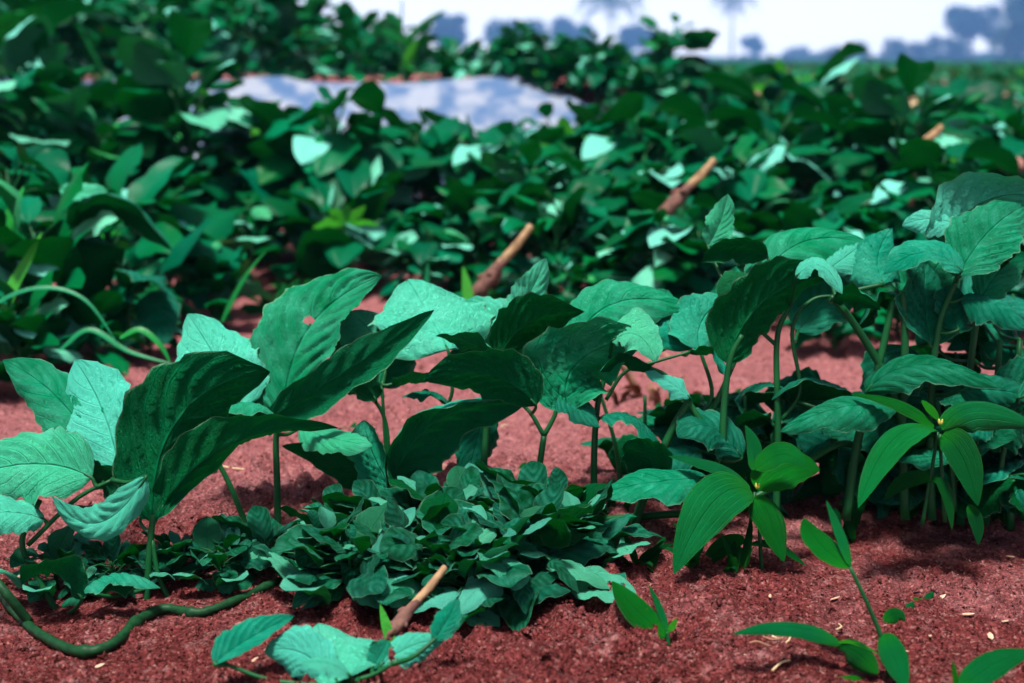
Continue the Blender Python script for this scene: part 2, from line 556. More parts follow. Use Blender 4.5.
xs = axis(-400, -0.85, 0.85, 400, 0.0055, 1.09)
ys = axis(-8, 0.95, 2.3, 740, 0.0055, 1.07)
X, Y = np.meshgrid(xs, ys)
ZZ = Z(X, Y)
nearm = 1 - smooth((Y - 2.6) / 2.5)
clod = np.maximum(0, vnoise(X * 42, Y * 42, 5) - 0.03) * 0.050 + np.maximum(0, vnoise(X * 95, Y * 95, 6)) * 0.024 + vnoise(X * 170, Y * 170, 7) * 0.005
patch = smooth(vnoise(X * 3.2, Y * 3.2, 8) * 2.2 + 0.55)
ZZ = ZZ + clod * nearm * (0.25 + 0.75 * patch)
nx, ny = len(xs), len(ys)
gi = np.arange(nx * ny).reshape(ny, nx)
GF = np.stack((gi[:-1, :-1], gi[:-1, 1:], gi[1:, 1:], gi[1:, :-1]), -1).reshape(-1, 4)
g = obj('ground', mesh('ground', np.stack((X, Y, ZZ), -1).reshape(-1, 3), GF), M['soil'])
tag(g, 'bare red crumbly soil under the crop rows', 'soil', kind='structure')

# crumbs of soil lying loose on it
mb = MB()
ico = np.array([(0, 0, 1), (0.9, 0, -.2), (-.4, .8, -.2), (-.4, -.8, -.2), (.3, .4, .5), (-.5, .1, .6)])
icf = [(0, 1, 4), (0, 4, 5), (4, 2, 5), (1, 2, 4), (0, 5, 3), (5, 2, 3), (0, 3, 1), (1, 3, 2)]
VV, FFF = [], []
cnt = 60000
yy = 1.0 + 1.5 * rng.random(cnt) ** 2.0
xx = (rng.random(cnt) - 0.5) * (0.80 * yy)
nm_ = 1 - smooth((yy - 2.6) / 2.5)
pt_ = smooth(vnoise(xx * 3.2, yy * 3.2, 8) * 2.2 + 0.55)
zz = Z(xx, yy) + (np.maximum(0, vnoise(xx * 42, yy * 42, 5) - 0.03) * 0.050 + np.maximum(0, vnoise(xx * 95, yy * 95, 6)) * 0.024) * nm_ * (0.25 + 0.75 * pt_) + 0.0012
for k in range(cnt):
    s = 0.0006 + 0.0016 * rng.random() ** 2.5 + (0.006 * rng.random() ** 2 if rng.random() < .035 else 0)
    a = rng.random() * 6.28
    ca, sa = math.cos(a), math.sin(a)
    q = (ico + rng.normal(0, .18, ico.shape)) * s
    q = np.stack((q[:, 0] * ca - q[:, 1] * sa, q[:, 0] * sa + q[:, 1] * ca, q[:, 2] * 0.8), -1) + (xx[k], yy[k], zz[k])
    VV.append(q)
    FFF += [tuple(i + 6 * k for i in f) for f in icf]
cr = obj('soil_crumbs', mesh('soil_crumbs', np.concatenate(VV), FFF, smooth_shade=False), M['soil'])
tag(cr, 'loose red soil crumbs strewn over the bare ground', 'soil', kind='stuff')

# sheet added on the bank face as a stand-in for a strip of sky
u = np.linspace(-1.85, 0.36, 130)
v = np.linspace(4.42, 5.24, 40)
SV, SF = [], []
for j, y in enumerate(v):
    for i, x in enumerate(u):
        e = smooth((x - 0.02) / 0.34)
        y2 = y - (y - 4.42) * 0.26 * e
        z = float(Z(x, y2)) + 0.026 + 0.022 * float(vnoise(x * 5, y2 * 9, 21)) + 0.006 * float(vnoise(x * 16, y2 * 12, 22))
        SV.append((x, y2, z))
for j in range(39):
    for i in range(129):
        a = j * 130 + i
        SF.append((a, a + 1, a + 131, a + 130))
sh = obj('sky_strip', mesh('sky_strip', SV, SF), M['sheet'])
md = sh.modifiers.new('thick', 'SOLIDIFY')
md.thickness = 0.004
tag(sh, 'pale bluish white strip of copied sky across the field between two foliage bands', 'sheet')


# ------------------------------------------------------------------ background crop plants (prototypes, then copies)
def bushy(seed, n, H, spread, leaf, droop=(-50, 25), young=0.035, nu=13, nv=4, wide=0.72, wild=0.35):
    rs = np.random.default_rng(seed)
    fb, st = MB(), MB()
    top = np.array((rs.normal(0, .02), rs.normal(0, .02), H * 0.86))
    st.add(*tube([(0, 0, -0.02), top * (0.5, 0.5, 0.5) + (0.01, 0, 0), top], [0.007, 0.006, 0.003], sides=6))
    for k in range(n):
        t = (k + rs.random()) / n
        hz = H * (0.05 + 0.83 * t ** 0.8)
        az = k * 2.399 + rs.normal(0, .35)
        rad = spread * (0.25 + 0.75 * rs.random()) * (1.15 - 0.65 * t)
        d = np.array((math.cos(az), math.sin(az), 0))
        P0 = np.array((top[0] * t, top[1] * t, hz * 0.86))
        P0b = P0 + d * rad + np.array((0, 0, H * (0.10 + 0.12 * rs.random())))
        st.add(*tube([P0, (P0 + P0b) / 2 + (0, 0, .012), P0b], [0.003, 0.0022], n=5, sides=5))
        l = leaf * (0.5 + 0.75 * rs.random()) * (1 - 0.25 * t)
        el = R(rs.uniform(*droop) + 18 * t)
        az2 = az + rs.normal(0, .5)
        dd = np.array((math.cos(az2) * math.cos(el), math.sin(az2) * math.cos(el), math.sin(el)))
        P1 = P0b + dd * l * 0.5 + np.array((0, 0, (0.16 + 0.12 * wild) * l))
        P2 = P0b + dd * l
        hint = np.array((rs.normal(0, .3), rs.normal(0, .3), 1))
        V, Fc, UV, L = leaf_geo(P0b, P1, P2, l * wide * rs.uniform(.85, 1.15), hint, fold=rs.uniform(2, 30 + 18 * wild), curl=(rs.uniform(-.5 - .8 * wild, .3), rs.uniform(-.5 - .8 * wild, .3)), quilt=0.035, wave=0.10 + .12 * wild, twist=rs.uniform(-.9, .9) * wild, rag=.22, nu=nu, nv=nv, seed=seed * 100 + k)
        yg = rs.random() < young
        pl = rs.random() < .17  # some leaves painted pale in place of sky glints
        fb.add(V, Fc, UV, (0.82 + 0.12 * rs.random()) if yg else (rs.uniform(.52, .66) if pl else 0.42 * rs.random()))
    return fb.mesh('foliage'), st.mesh('stem')


PROTO = [bushy(50 + k, n, H, sp, lf) for k, (n, H, sp, lf) in enumerate(
    [(44, .36, .13, .15), (48, .40, .14, .155), (38, .33, .13, .145), (52, .42, .15, .15), (40, .37, .12, .165)])]
BIG = [bushy(80 + k, n, H, sp, lf, droop=(-35, 45), young=0.03, nu=12, nv=4, wide=0.66) for k, (n, H, sp, lf) in enumerate(
    [(34, .36, .13, .22), (30, .33, .14, .25)])]
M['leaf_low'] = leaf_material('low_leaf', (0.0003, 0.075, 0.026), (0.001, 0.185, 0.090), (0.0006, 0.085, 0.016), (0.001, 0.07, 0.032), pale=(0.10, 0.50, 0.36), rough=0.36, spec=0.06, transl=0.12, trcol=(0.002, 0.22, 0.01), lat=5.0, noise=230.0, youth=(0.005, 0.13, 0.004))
SMALL = [bushy(90 + k, n, H, sp, lf, droop=(-45, 45), young=0.03, nu=16, nv=5, wide=0.66, wild=0.45) for k, (n, H, sp, lf) in enumerate(
    [(30, .20, .17, .185), (26, .18, .19, .20), (32, .22, .16, .165)])]
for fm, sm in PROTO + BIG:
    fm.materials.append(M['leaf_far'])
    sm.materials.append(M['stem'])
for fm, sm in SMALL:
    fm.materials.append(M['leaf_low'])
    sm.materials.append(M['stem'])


def plant(name, proto, x, y, sc, label, group, rz=None, sz=1.0):
    r = thing(name, (x, y, float(Z(x, y)) - 0.004), label, 'plant', group)
    r.rotation_euler = (random.gauss(0, .05), random.gauss(0, .05), random.uniform(0, 6.28) if rz is None else rz)
    r.scale = (sc, sc, sc * sz)
    obj('foliage', proto[0], None, r)
    obj('stem', proto[1], None, r)
    return r


def crop_row(y0, x0, x1, step, sc, label, group, slope=0.0, skip=None):
    x = x0
    while x < x1:
        yy = y0 + slope * x + random.gauss(0, .07)
        if not (skip and skip(x, yy)):
            k_ = 1.0
            if 3.3 < y0 < 4.3:
                k_ = 1.17 + .20 * float(smooth((-.60 - x) / .3)) - .10 * float(smooth((x + .2) / .2) * smooth((.62 - x) / .15))
            plant('crop_plant', random.choice(PROTO), x + random.gauss(0, .03), yy, k_ * sc * random.uniform(.85, 1.12), label, group)
        x += step * random.uniform(.8, 1.2)


# open soil shows at the near side of the left end of the second row
crop_row(2.98, 0.05, 1.20, .17, .80, 'dark bushy crop plant at the front edge of the thick foliage behind the row', 'crop plants along the front edge of the thick foliage')
crop_row(2.72, 0.10, 1.05, .17, .66, 'lowest dark crop plant beside the bare soil strip', 'low dark crop plants beside the bare soil strip')
crop_row(2.56, 0.08, 1.0, .13, .46, 'smallest dark crop plant at the very edge of the far soil strip', 'smallest dark crop plants edging the far soil strip')
crop_row(3.45, -1.35, 1.40, .17, .90, 'bushy crop plant one row behind the bare soil strip', 'crop plants in the row behind the bare soil')
crop_row(4.0, -1.65, 1.60, .18, .92, 'bushy crop plant just below the pale strip and level with it', 'crop plants in the row below the pale strip')
ROWS = [('bushy crop plant in the row level with the pale strip', 4.7), ('bushy crop plant in the row just past the pale strip', 5.5), ('bushy crop plant in the middle rows of the open field', 6.4), ('blurred crop plant in the upper middle rows of the field', 7.5), ('blurred crop plant in a far row of the field', 8.8), ('hazy crop plant in the farthest row one can tell apart', 10.2)]
for lab, y in ROWS:
    crop_row(y, 0.55 + (y - 4.7) * 0.02, 0.40 * y + 0.3, .24 + .012 * y, .85, lab, lab.replace('crop plant', 'crop plants'), skip=lambda x, yy: x < 0.62 and yy < 5)
# taller leafy plants on top of the bank
for y, x0, x1, sc in ((5.45, -2.25, 0.10, .80), (6.0, -2.4, 0.1, .98), (6.7, -2.7, -0.3, 1.15)):
    x = x0
    while x < x1:
        k = 1 - 0.52 * float(smooth((x + 1.0) / .6))
        plant('crop_plant', random.choice(BIG + PROTO), x, y + random.gauss(0, .05), sc * k * random.uniform(.9, 1.15), 'tall leafy plant on the bank above the pale strip, against the sky', 'tall plants on the bank above the pale strip')
        x += .21 * random.uniform(.8, 1.2)
for x, y, sc in ((-.12, 5.34, .5), (.03, 5.28, .5), (.17, 5.2, .5), (.34, 5.12, .55), (0.02, 5.4, .6), (.2, 5.35, .55), (.36, 5.3, .5), (.5, 5.0, .5), (.42, 4.85, .6), (.56, 4.8, .62), (.46, 4.75, .45), (.66, 4.9, .42), (.45, 4.6, .55), (.6, 4.55, .55), (.1, 5.20, .45), (.2, 5.16, .45), (.30, 5.10, .45), (.42, 5.0, .5), (.0, 5.27, .45), (.25, 5.22, .45), (.36, 5.1, .45)):
    plant('crop_plant', random.choice(PROTO), x, y, sc, 'dark plant hanging over the narrow end of the pale strip', 'dark plants at the narrow end of the pale strip')

# the far field reads as one mass
fm = MB()
y = 11.5
while y < 230:
    half = 0.40 * y + 1.5
    nl = int(2 * half * (13 if y < 50 else 7))
    for k in range(nl):
        x = rng.uniform(-half, half)
        hz = 0.36 * (0.5 + 0.5 * rng.random()) + float(vnoise(x * .8, y * .8, 31)) * 0.10 + (0.12 * rng.random() if rng.random() < .05 else 0)
        l = rng.uniform(.12, .2) * (1 + y * 0.006)
        az, el = rng.random() * 6.28, R(rng.uniform(-50, 40))
        d = np.array((math.cos(az) * math.cos(el), math.sin(az) * math.cos(el), math.sin(el)))
        s = np.cross(d, (0, 0, 1))
        s /= np.linalg.norm(s)
        P = np.array((x, y + rng.normal(0, .15), hz))
        nn = np.cross(s, d)
        V = [P, P + d * l * .4 + s * l * .38 + nn * l * .12, P + d * l + nn * -.06 * l, P + d * l * .4 - s * l * .38 + nn * l * .12]
        fm.add(V, [(0, 1, 2), (0, 2, 3)], None, 0.5 * rng.random() if rng.random() > .06 else 0.95)
    y *= 1.05
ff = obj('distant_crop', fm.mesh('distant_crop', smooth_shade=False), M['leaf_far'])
tag(ff, 'far green crop field reaching to the hazy trees', 'crop field', kind='stuff')


# ------------------------------------------------------------------ far trees
def crown_mesh(seed, lobes, n, leaf):
    rs = np.random.default_rng(seed)
    mb = MB()
    for k in range(n):
        cx, cy, cz, r = lobes[rs.integers(len(lobes))]
        d = rs.normal(0, 1, 3)
        d /= np.linalg.norm(d)
        P = np.array((cx, cy, cz)) + d * r * rs.random() ** .4 * (1, 1, .8)
        a = rs.normal(0, 1, 3)
        a /= np.linalg.norm(a)
        b = np.cross(a, rs.normal(0, 1, 3))
        b /= np.linalg.norm(b)
        l = leaf * rs.uniform(.6, 1.4)
        mb.add([P - a * l, P + b * l * .5, P + a * l, P - b * l * .5], [(0, 1, 2, 3)])
    return mb.mesh('crown', smooth_shade=False)


def tree(px0, px1, top, D, label, seed, trunk_h=0.35, flat=False, base=64):
    D = D * 3.0
    x = (0.5 * (px0 + px1) - 512) / F * D
    Wd = (px1 - px0) / F * D
    H = CAM_Z + (HOR - top) / F * D
    rs = np.random.default_rng(seed)
    r = thing('tree', (x, D, 0), label, 'tree')
    th = H * trunk_h
    tm = MB()
    tm.add(*tube([(0, 0, -.2), (rs.normal(0, .1), 0, th), (rs.normal(0, .2), 0, H * .8)], [H * .035, H * .025, H * .008], sides=7))
    lobes = []
    for k in range(12):
        lx = rs.uniform(-.5, .5) * Wd * .75
        rr = min(Wd * rs.uniform(.18, .32), H * .3)
        lz = rs.uniform(th + rr * .2, H - rr * .85)
        lobes.append((lx, rs.uniform(-.3, .3) * Wd, lz, rr))
        tm.add(*tube([(0, 0, th * .9), (lx * .5, 0, (th + lz) / 2), (lx, lobes[-1][1], lz)], [H * .016, H * .005], n=5, sides=5))
    obj('trunk', tm.mesh('trunk'), M['trunk'], r)
    obj('crown', crown_mesh(seed, lobes, 4200, H * .042), M['tree_leaf'], r)
    return r


def palm(px, top, D, spread, label, seed):
    D = D * 3.0
    x = (px - 512) / F * D
    H = CAM_Z + (HOR - top) / F * D
    Ls = spread / F * D
    rs = np.random.default_rng(seed)
    r = thing('palm_tree', (x, D, 0), label, 'palm tree')
    tm = MB()
    tm.add(*tube([(0.15, 0, -.2), (0.0, 0, H * .5), (0, 0, H)], [H * .028, H * .02, H * .016], sides=8))
    obj('trunk', tm.mesh('trunk'), M['trunk'], r)
    cm = MB()
    for k in range(26):
        az = k * 2.399
        el = R(rs.uniform(-25, 75))
        d = np.array((math.cos(az), math.sin(az), 0))
        p = [np.array((0, 0, H)), np.array((0, 0, H)) + d * Ls * .55 * math.cos(el) + np.array((0, 0, Ls * .6 * math.sin(el) + .1 * Ls)), np.array((0, 0, H)) + d * Ls * (.6 + .4 * math.cos(el)) + np.array((0, 0, Ls * (.7 * math.sin(el) - .45)))]
        C = catmull(p, 14)
        s = np.cross(d, (0, 0, 1))
        for i in range(1, 14):
            t = C[i] - C[i - 1]
            t /= np.linalg.norm(t)
            ll = Ls * .26 * math.sin(math.pi * min(1, .12 + i / 15))
            for sg in (-1, 1):
                q = C[i] + (s * sg * .75 + t * .5 + np.array((0, 0, -.45))) * ll
                wv = t * ll * .09
                cm.add([C[i] - 2 * wv, C[i] + 2 * wv, q], [(0, 1, 2)])
    obj('crown', cm.mesh('crown', smooth_shade=False), M['tree_leaf'], r)


def woods():
    mb = MB()
    rs = np.random.default_rng(17)
    for k in range(16000):
        px = rs.uniform(380, 1080)
        D = rs.uniform(500, 640)
        top = 3.0 + 9 * max(0, float(vnoise(px / 38, 2.5, 51)) + .12) + 5 * max(0, float(vnoise(px / 11, 7.5, 52)))
        if 655 < px < 735 or 755 < px < 775:
            top *= .5
        z = rs.random() ** .8 * top * D / F * 1.25 + .3
        P = np.array(((px - 512) / F * D, D, z))
        a = rs.normal(0, 1, 3)
        a /= np.linalg.norm(a)
        b = np.cross(a, rs.normal(0, 1, 3))
        b /= np.linalg.norm(b)
        l = rs.uniform(.4, 1.0)
        mb.add([P - a * l, P + b * l * .6, P + a * l, P - b * l * .6], [(0, 1, 2, 3)])
    o = obj('far_woods', mb.mesh('far_woods', smooth_shade=False), M['tree_leaf'])
    tag(o, 'low hazy line of far woods behind the crop field', 'woods', kind='stuff')


woods()
palm(608, 8, 170, 42, 'bushy palm tree with a drooping crown standing among hazy trees', 1)
palm(727, 4, 190, 30, 'lone slim palm tree against the white sky', 2)
tree(428, 470, 12, 150, 'hazy round tree just above the tall leafy plants on the bank', 3)
tree(478, 545, 18, 160, 'hazy spreading tree beside a taller bushy palm', 4)
tree(548, 594, 14, 180, 'thin hazy tree close behind the bushy palm trunk', 5, trunk_h=.2)
tree(618, 658, 24, 175, 'hazy round tree on the open side of the bushy palm', 6)
tree(738, 762, 34, 200, 'small narrow hazy tree next to the lone slim palm', 7)
tree(776, 806, 45, 200, 'small low hazy bush tree in a gap of the tree line', 8, trunk_h=.15)
tree(808, 868, 40, 130, 'low dark green tree less hazy than the other far trees', 9, trunk_h=.12, flat=True)
tree(868, 930, 36, 150, 'long low hazy blue tree beside the tall crowned one', 10, trunk_h=.12, flat=True)
tree(915, 962, 34, 155, 'low hazy thicket tree under the tall crowned tree', 13, trunk_h=.1, flat=True)
tree(936, 988, 6, 150, 'tall hazy tree with a wide crown on a bare trunk', 11, trunk_h=.45)
tree(990, 1075, -20, 120, 'largest dense bluish tree at the end of the tree line', 12, trunk_h=.15)


# ------------------------------------------------------------------ row of crop plants in focus
HN = {'F': (0, -.80, .60), 'f': (0, -.45, .90), 'U': (0, -.20, 1), 'B': (0, .80, .55), 'b': (0, .45, .85), 'V': (0, -1, .25), 'D': (0, .95, .15)}
LS = [0]


def hero_leaf(root, leaf, d, stems, m='leaf', petiole=True):
    """leaf = base xy, bow xy or None, tip xy, width px, attitude, depth offsets base/tip, options"""
    b, c, t, wd, hn = leaf[:5]
    o = leaf[5] if len(leaf) > 5 else (0, 0)
    kw = dict(leaf[6]) if len(leaf) > 6 else {}
    LS[0] += 1
    sd_ = 1000 + LS[0]
    rs = np.random.default_rng(sd_)
    P0, P2 = at(*b, d + o[0]), at(*t, d + o[1])
    if c is None:
        c = ((b[0] + t[0]) / 2, (b[1] + t[1]) / 2 - 0.10 * math.hypot(b[0] - t[0], b[1] - t[1]))
    P1 = at(*c, d + (o[0] + o[1]) / 2)
    hint = np.array(HN[hn]) + (rs.normal(0, .12), 0, 0) + np.array(kw.pop('hint', (0, 0, 0)))
    tint = kw.pop('tint', 0.25 + 0.3 * rs.random())
    args = dict(fold=rs.uniform(6, 20), curl=(rs.uniform(-.9, .15), rs.uniform(-.9, .15)), seed=sd_, wave=rs.uniform(.10, .26), twist=rs.uniform(-.3, .3))
    args.update(kw)
    V, Fc, UV, L = leaf_geo(P0, P1, P2, wd * d / F * 1.12, hint, **args)
    org = np.array(root.location)
    lo = obj('leaf', mesh('leaf', V - org, Fc, UV, np.full(len(V), tint)), M[m], root)
    if petiole and len(stems):
        k = np.argmin(np.linalg.norm(stems - P0, axis=1) + np.maximum(0, stems[:, 2] - P0[2]) * 1.5)
        q = stems[k]
        dist = np.linalg.norm(q - P0)
        if dist > 0.004:
            mid = (q + P0) / 2 + np.array((0, 0, -0.10 * dist))
            pv, pf = tube([q, mid, P0, P0 * .85 + P1 * .15], [.0024, .0020, .0016, .0010], n=14, sides=7)
            obj('leaf_stalk', mesh('leaf_stalk', pv - org, pf), M['stem'], lo)
    return lo


def hero_plant(name, base_px, d, label, cat, stems, leaves, m='leaf', r=(.0042, .0026), smat='stem'):
    """stems: lists of photo points (px, py[, depth offset])"""
    p = at(*base_px, d)
    root = thing(name, (p[0], p[1], float(Z(p[0], p[1]))), label, cat)
    org = np.array(root.location)
    SP = []
    for s in stems:
        rr = r
        if isinstance(s, tuple):
            s, rr = s
        P = [at(q[0], q[1], d + (q[2] if len(q) > 2 else 0)) for q in s]
        pv, pf = tube(P, rr, sides=9)
        obj('stem', mesh('stem', pv - org, pf), M[smat], root)
        SP.append(catmull(P, 30))
    SP = np.concatenate(SP) if SP else np.zeros((0, 3))
    for lf in leaves:
        hero_leaf(root, lf, d, SP, m)
    return root


CR = 'crop plant'
hero_plant('leafy_plant', (148, 640), 1.33, 'large leaved plant with a huge dark upright leaf over the thick creeping vine', CR,
    [([(145, 644), (147, 590), (150, 545), (153, 515)], (.0036, .0030)), ([(178, 614), (160, 580), (152, 540)], (.0026, .0022)), ([(78, 650), (50, 600), (22, 545), (40, 500)], (.0036, .0024)), ([(28, 545), (75, 500), (112, 480)], (.0024, .0018))],
    [((152, 522), (150, 385), (270, 372), 96, 'B', (0, .02), dict(fold=12, curl=(-.1, .1), hint=(-.25, .1, -.1))),
     ((156, 520), (205, 420), (338, 428), 56, 'B', (.01, -.03), dict(fold=34, curl=(.1, -.1))),
     ((118, 468), (110, 410), (75, 360), 74, 'F', (.03, .09), dict(fold=16, tint=.62)),
     ((106, 472), (70, 390), (3, 360), 60, 'F', (.04, .1), dict(fold=8)),
     ((92, 478), (40, 450), (-30, 478), 72, 'F', (.0, .02), dict(fold=12, quilt=.075)),
     ((45, 520), (10, 505), (-35, 520), 40, 'f', (0, -.05), dict(tint=.72)),
     ((146, 476), (98, 560), (52, 496), 34, 'V', (-.02, -.02), dict(fold=22, tint=.6)),
     ((112, 500), (104, 470), (72, 468), 42, 'B', (.02, .03)),
     ((140, 520), (190, 430), (232, 420), 40, 'F', (.03, .06), dict(tint=.5)),
     ((82, 600), (50, 552), (22, 585), 52, 'b', (-.04, -.05)),
     ((85, 592), (120, 560), (160, 588), 40, 'b', (-.04, -.06))])
hero_plant('leafy_plant', (277, 540), 1.50, 'plant with a tall teal leaf that has an insect hole near its middle', CR,
    [([(278, 535), (277, 480), (276, 440), (280, 412)], (.0040, .0030)), ([(250, 535), (232, 490), (218, 462)], (.0034, .0026))],
    [((240, 408), (222, 365), (188, 314), 78, 'F', (.0, .06), dict(fold=10, tint=.65)),
     ((284, 418), (285, 310), (382, 276), 90, 'F', (.02, .08), dict(fold=12, quilt=.075, curl=(-.2, .5), nu=64, nv=20, hole=[(.52, .43, .022, .035), (.53, .46, .016, .03)])),
     ((268, 420), (330, 385), (434, 310), 40, 'B', (-.03, -.03), dict(fold=14, curl=(-.9, .1))),
     ((276, 420), (240, 390), (205, 422), 46, 'b', (-.03, -.05)),
     ((262, 410), (265, 380), (240, 350), 50, 'F', (.05, .1)),
     ((300, 428), (330, 440), (372, 446), 34, 'f', (.02, -.05), dict(tint=.5))])
hero_plant('leafy_plant', (385, 540), 1.53, 'plant with a broad pale rounded leaf above dark drooping ones', CR,
    [([(372, 545), (380, 500), (388, 470)], (.0036, .0028)), ([(388, 495), (425, 440), (450, 400), (452, 372)], (.0026, .0018)), ([(385, 500), (388, 440), (380, 408), (362, 392)], (.0026, .0018)), ([(387, 470), (384, 420), (382, 385)], (.0022, .0016)), ([(482, 545), (484, 470), (487, 405)], (.0042, .0034))],
    [((448, 350), (432, 318), (408, 280), 112, 'F', (.0, .07), dict(fold=6, tint=.68, shape=(.5, .7))),
     ((388, 352), (362, 320), (350, 312), 60, 'F', (.03, .06), dict(tint=.55)),
     ((382, 388), (392, 350), (405, 318), 62, 'F', (.04, .06), dict(tint=.35)),
     ((372, 392), (355, 360), (330, 345), 56, 'F', (.02, .04), dict(tint=.3)),
     ((376, 400), (362, 376), (342, 366), 34, 'B', (-.01, -.02)),
     ((392, 384), (412, 384), (438, 372), 26, 'b', (0, -.02)),
     ((388, 494), (352, 462), (282, 446), 48, 'B', (-.02, -.02), dict(fold=18)),
     ((392, 492), (410, 400), (528, 402), 66, 'B', (-.04, -.03), dict(fold=14)),
     ((394, 492), (366, 450), (364, 420), 44, 'B', (-.05, -.04)),
     ((486, 404), (478, 440), (466, 480), 46, 'V', (.02, .01), dict(fold=14, tint=.02)),
     ((450, 405), (425, 385), (402, 398), 34, 'b', (.02, .02), dict(tint=.1)),
     ((455, 360), (465, 340), (500, 338), 34, 'F', (.06, .08), dict(tint=.3))])
hero_plant('leafy_plant', (540, 520), 1.52, 'plant on a forked stem with one pale leaf tip curled upright', CR,
    [([(535, 530), (538, 480), (544, 436)], (.0040, .0034)), ([(544, 436), (532, 415), (520, 402)], (.0026, .0020)), ([(544, 436), (556, 412), (560, 385), (556, 352)], (.0028, .0016)), ([(520, 402), (508, 375), (498, 358)], (.0020, .0014))],
    [((532, 338), (505, 322), (462, 302), 46, 'F', (.04, .07), dict(tint=.68)),
     ((508, 325), (530, 300), (546, 258), 34, 'V', (.02, .02), dict(tint=.55, fold=25)),
     ((500, 358), (520, 310), (584, 312), 56, 'B', (-.01, -.01), dict(fold=14, curl=(-.2, .05))),
     ((494, 360), (470, 335), (436, 336), 30, 'B', (-.02, -.03), dict(curl=(-.5, 0))),
     ((536, 406), (500, 358), (424, 380), 56, 'B', (-.05, -.08), dict(fold=12)),
     ((520, 345), (545, 330), (590, 350), 38, 'F', (.06, .06), dict(tint=.2)),
     ((566, 312), (590, 302), (612, 318), 30, 'F', (.07, .08), dict(tint=.5))])
hero_plant('leafy_plant', (597, 520), 1.50, 'plant with a wide domed green leaf and a folded pale tip over bare soil', CR,
    [([(596, 535), (594, 470), (597, 410), (606, 372)], (.0042, .0028)), ([(596, 400), (580, 385), (572, 372)], (.0024, .0016)), ([(606, 400), (625, 372), (655, 362), (690, 352)], (.0022, .0014))],
    [((568, 412), (550, 350), (648, 338), 84, 'B', (-.03, -.04), dict(fold=14, curl=(-.15, .1))),
     ((572, 348), (602, 278), (690, 308), 64, 'F', (.03, .05), dict(fold=10, quilt=.075, tint=.32)),
     ((612, 342), (640, 318), (656, 362), 46, 'f', (-.04, -.06), dict(tint=.85 * .75, fold=20)),
     ((700, 350), (690, 320), (728, 296), 58, 'F', (.02, .06), dict(tint=.45)),
     ((690, 350), (676, 320), (668, 305), 50, 'F', (.03, .06), dict(tint=.4)),
     ((556, 398), (570, 398), (600, 428), 28, 'f', (-.02, -.04), dict(tint=.1)),
     ((600, 418), (635, 405), (664, 452), 46, 'b', (-.02, -.03), dict(tint=.05)),
     ((655, 354), (648, 318), (668, 290), 54, 'F', (.05, .08), dict(tint=.32)),
     ((690, 352), (720, 348), (725, 375), 34, 'b', (.0, -.02))])
hero_plant('leafy_plant', (655, 520), 1.47, 'plant with dark low leaves and thick slanting stems beside the green weed', CR,
    [([(628, 545), (650, 480), (672, 430), (690, 400)], (.0050, .0038)), ([(712, 440), (690, 405), (668, 378), (650, 368)], (.0040, .0026)), ([(722, 460), (724, 410), (730, 360), (742, 335)], (.0042, .0026)), ([(600, 520, .02), (660, 515), (740, 505), (830, 448, .03), (860, 446, .05)], (.0042, .0036))],
    [((708, 478), (650, 480), (595, 494), 50, 'f', (-.02, -.06), dict(tint=.2, fold=18)),
     ((664, 482), (640, 440), (622, 448), 46, 'B', (-.0, -.02)),
     ((742, 458), (706, 405), (678, 438), 50, 'f', (.01, -.02), dict(tint=.02, quilt=.075)),
     ((652, 370), (620, 352), (600, 372), 30, 'b', (0, 0)),
     ((690, 398), (672, 380), (645, 372), 22, 'f', (-.01, -.02), dict(tint=.7))])
hero_plant('leafy_plant', (778, 520), 1.52, 'taller plant with a big ridged green leaf arching over a dark underside', CR,
    [([(776, 520), (778, 430), (777, 340), (790, 305)], (.0042, .0026)), ([(776, 345), (760, 330), (752, 318)], (.0024, .0016)), ([(782, 420), (800, 390), (792, 330), (812, 300), (845, 296)], (.0024, .0018)), ([(706, 425), (722, 390), (742, 345)], (.0034, .0024)), ([(700, 420), (712, 392), (700, 350)], (.0026, .0020))],
    [((754, 298), (785, 216), (872, 246), 60, 'F', (.03, .05), dict(fold=10, quilt=.06, tint=.3)),
     ((728, 364), (745, 285), (836, 274), 72, 'B', (-.03, -.03), dict(fold=14)),
     ((796, 278), (822, 246), (842, 294), 40, 'f', (-.05, -.07), dict(tint=.6, fold=20)),
     ((752, 288), (735, 272), (718, 296), 30, 'F', (.02, .02), dict(tint=.5)),
     ((768, 258), (736, 232), (702, 262), 32, 'B', (.03, .04)),
     ((708, 246), (722, 225), (728, 194), 28, 'V', (.06, .06), dict(tint=.5, fold=25)),
     ((830, 268), (850, 255), (866, 240), 34, 'F', (.02, .05), dict(tint=.6)),
     ((798, 332), (826, 292), (862, 262), 54, 'F', (.05, .08), dict(tint=.25)),
     ((738, 332), (722, 300), (736, 266), 48, 'F', (.05, .08), dict(tint=.38)),
     ((850, 400), (800, 370), (772, 400), 54, 'b', (.02, .0), dict(tint=.02)),
     ((898, 408), (845, 395), (780, 432), 44, 'f', (-.04, -.07), dict(tint=.12)),
     ((790, 400), (758, 372), (735, 402), 44, 'b', (.02, .03), dict(tint=.02)),
     ((770, 420), (740, 412), (716, 450), 40, 'b', (.02, .0), dict(tint=.02))])
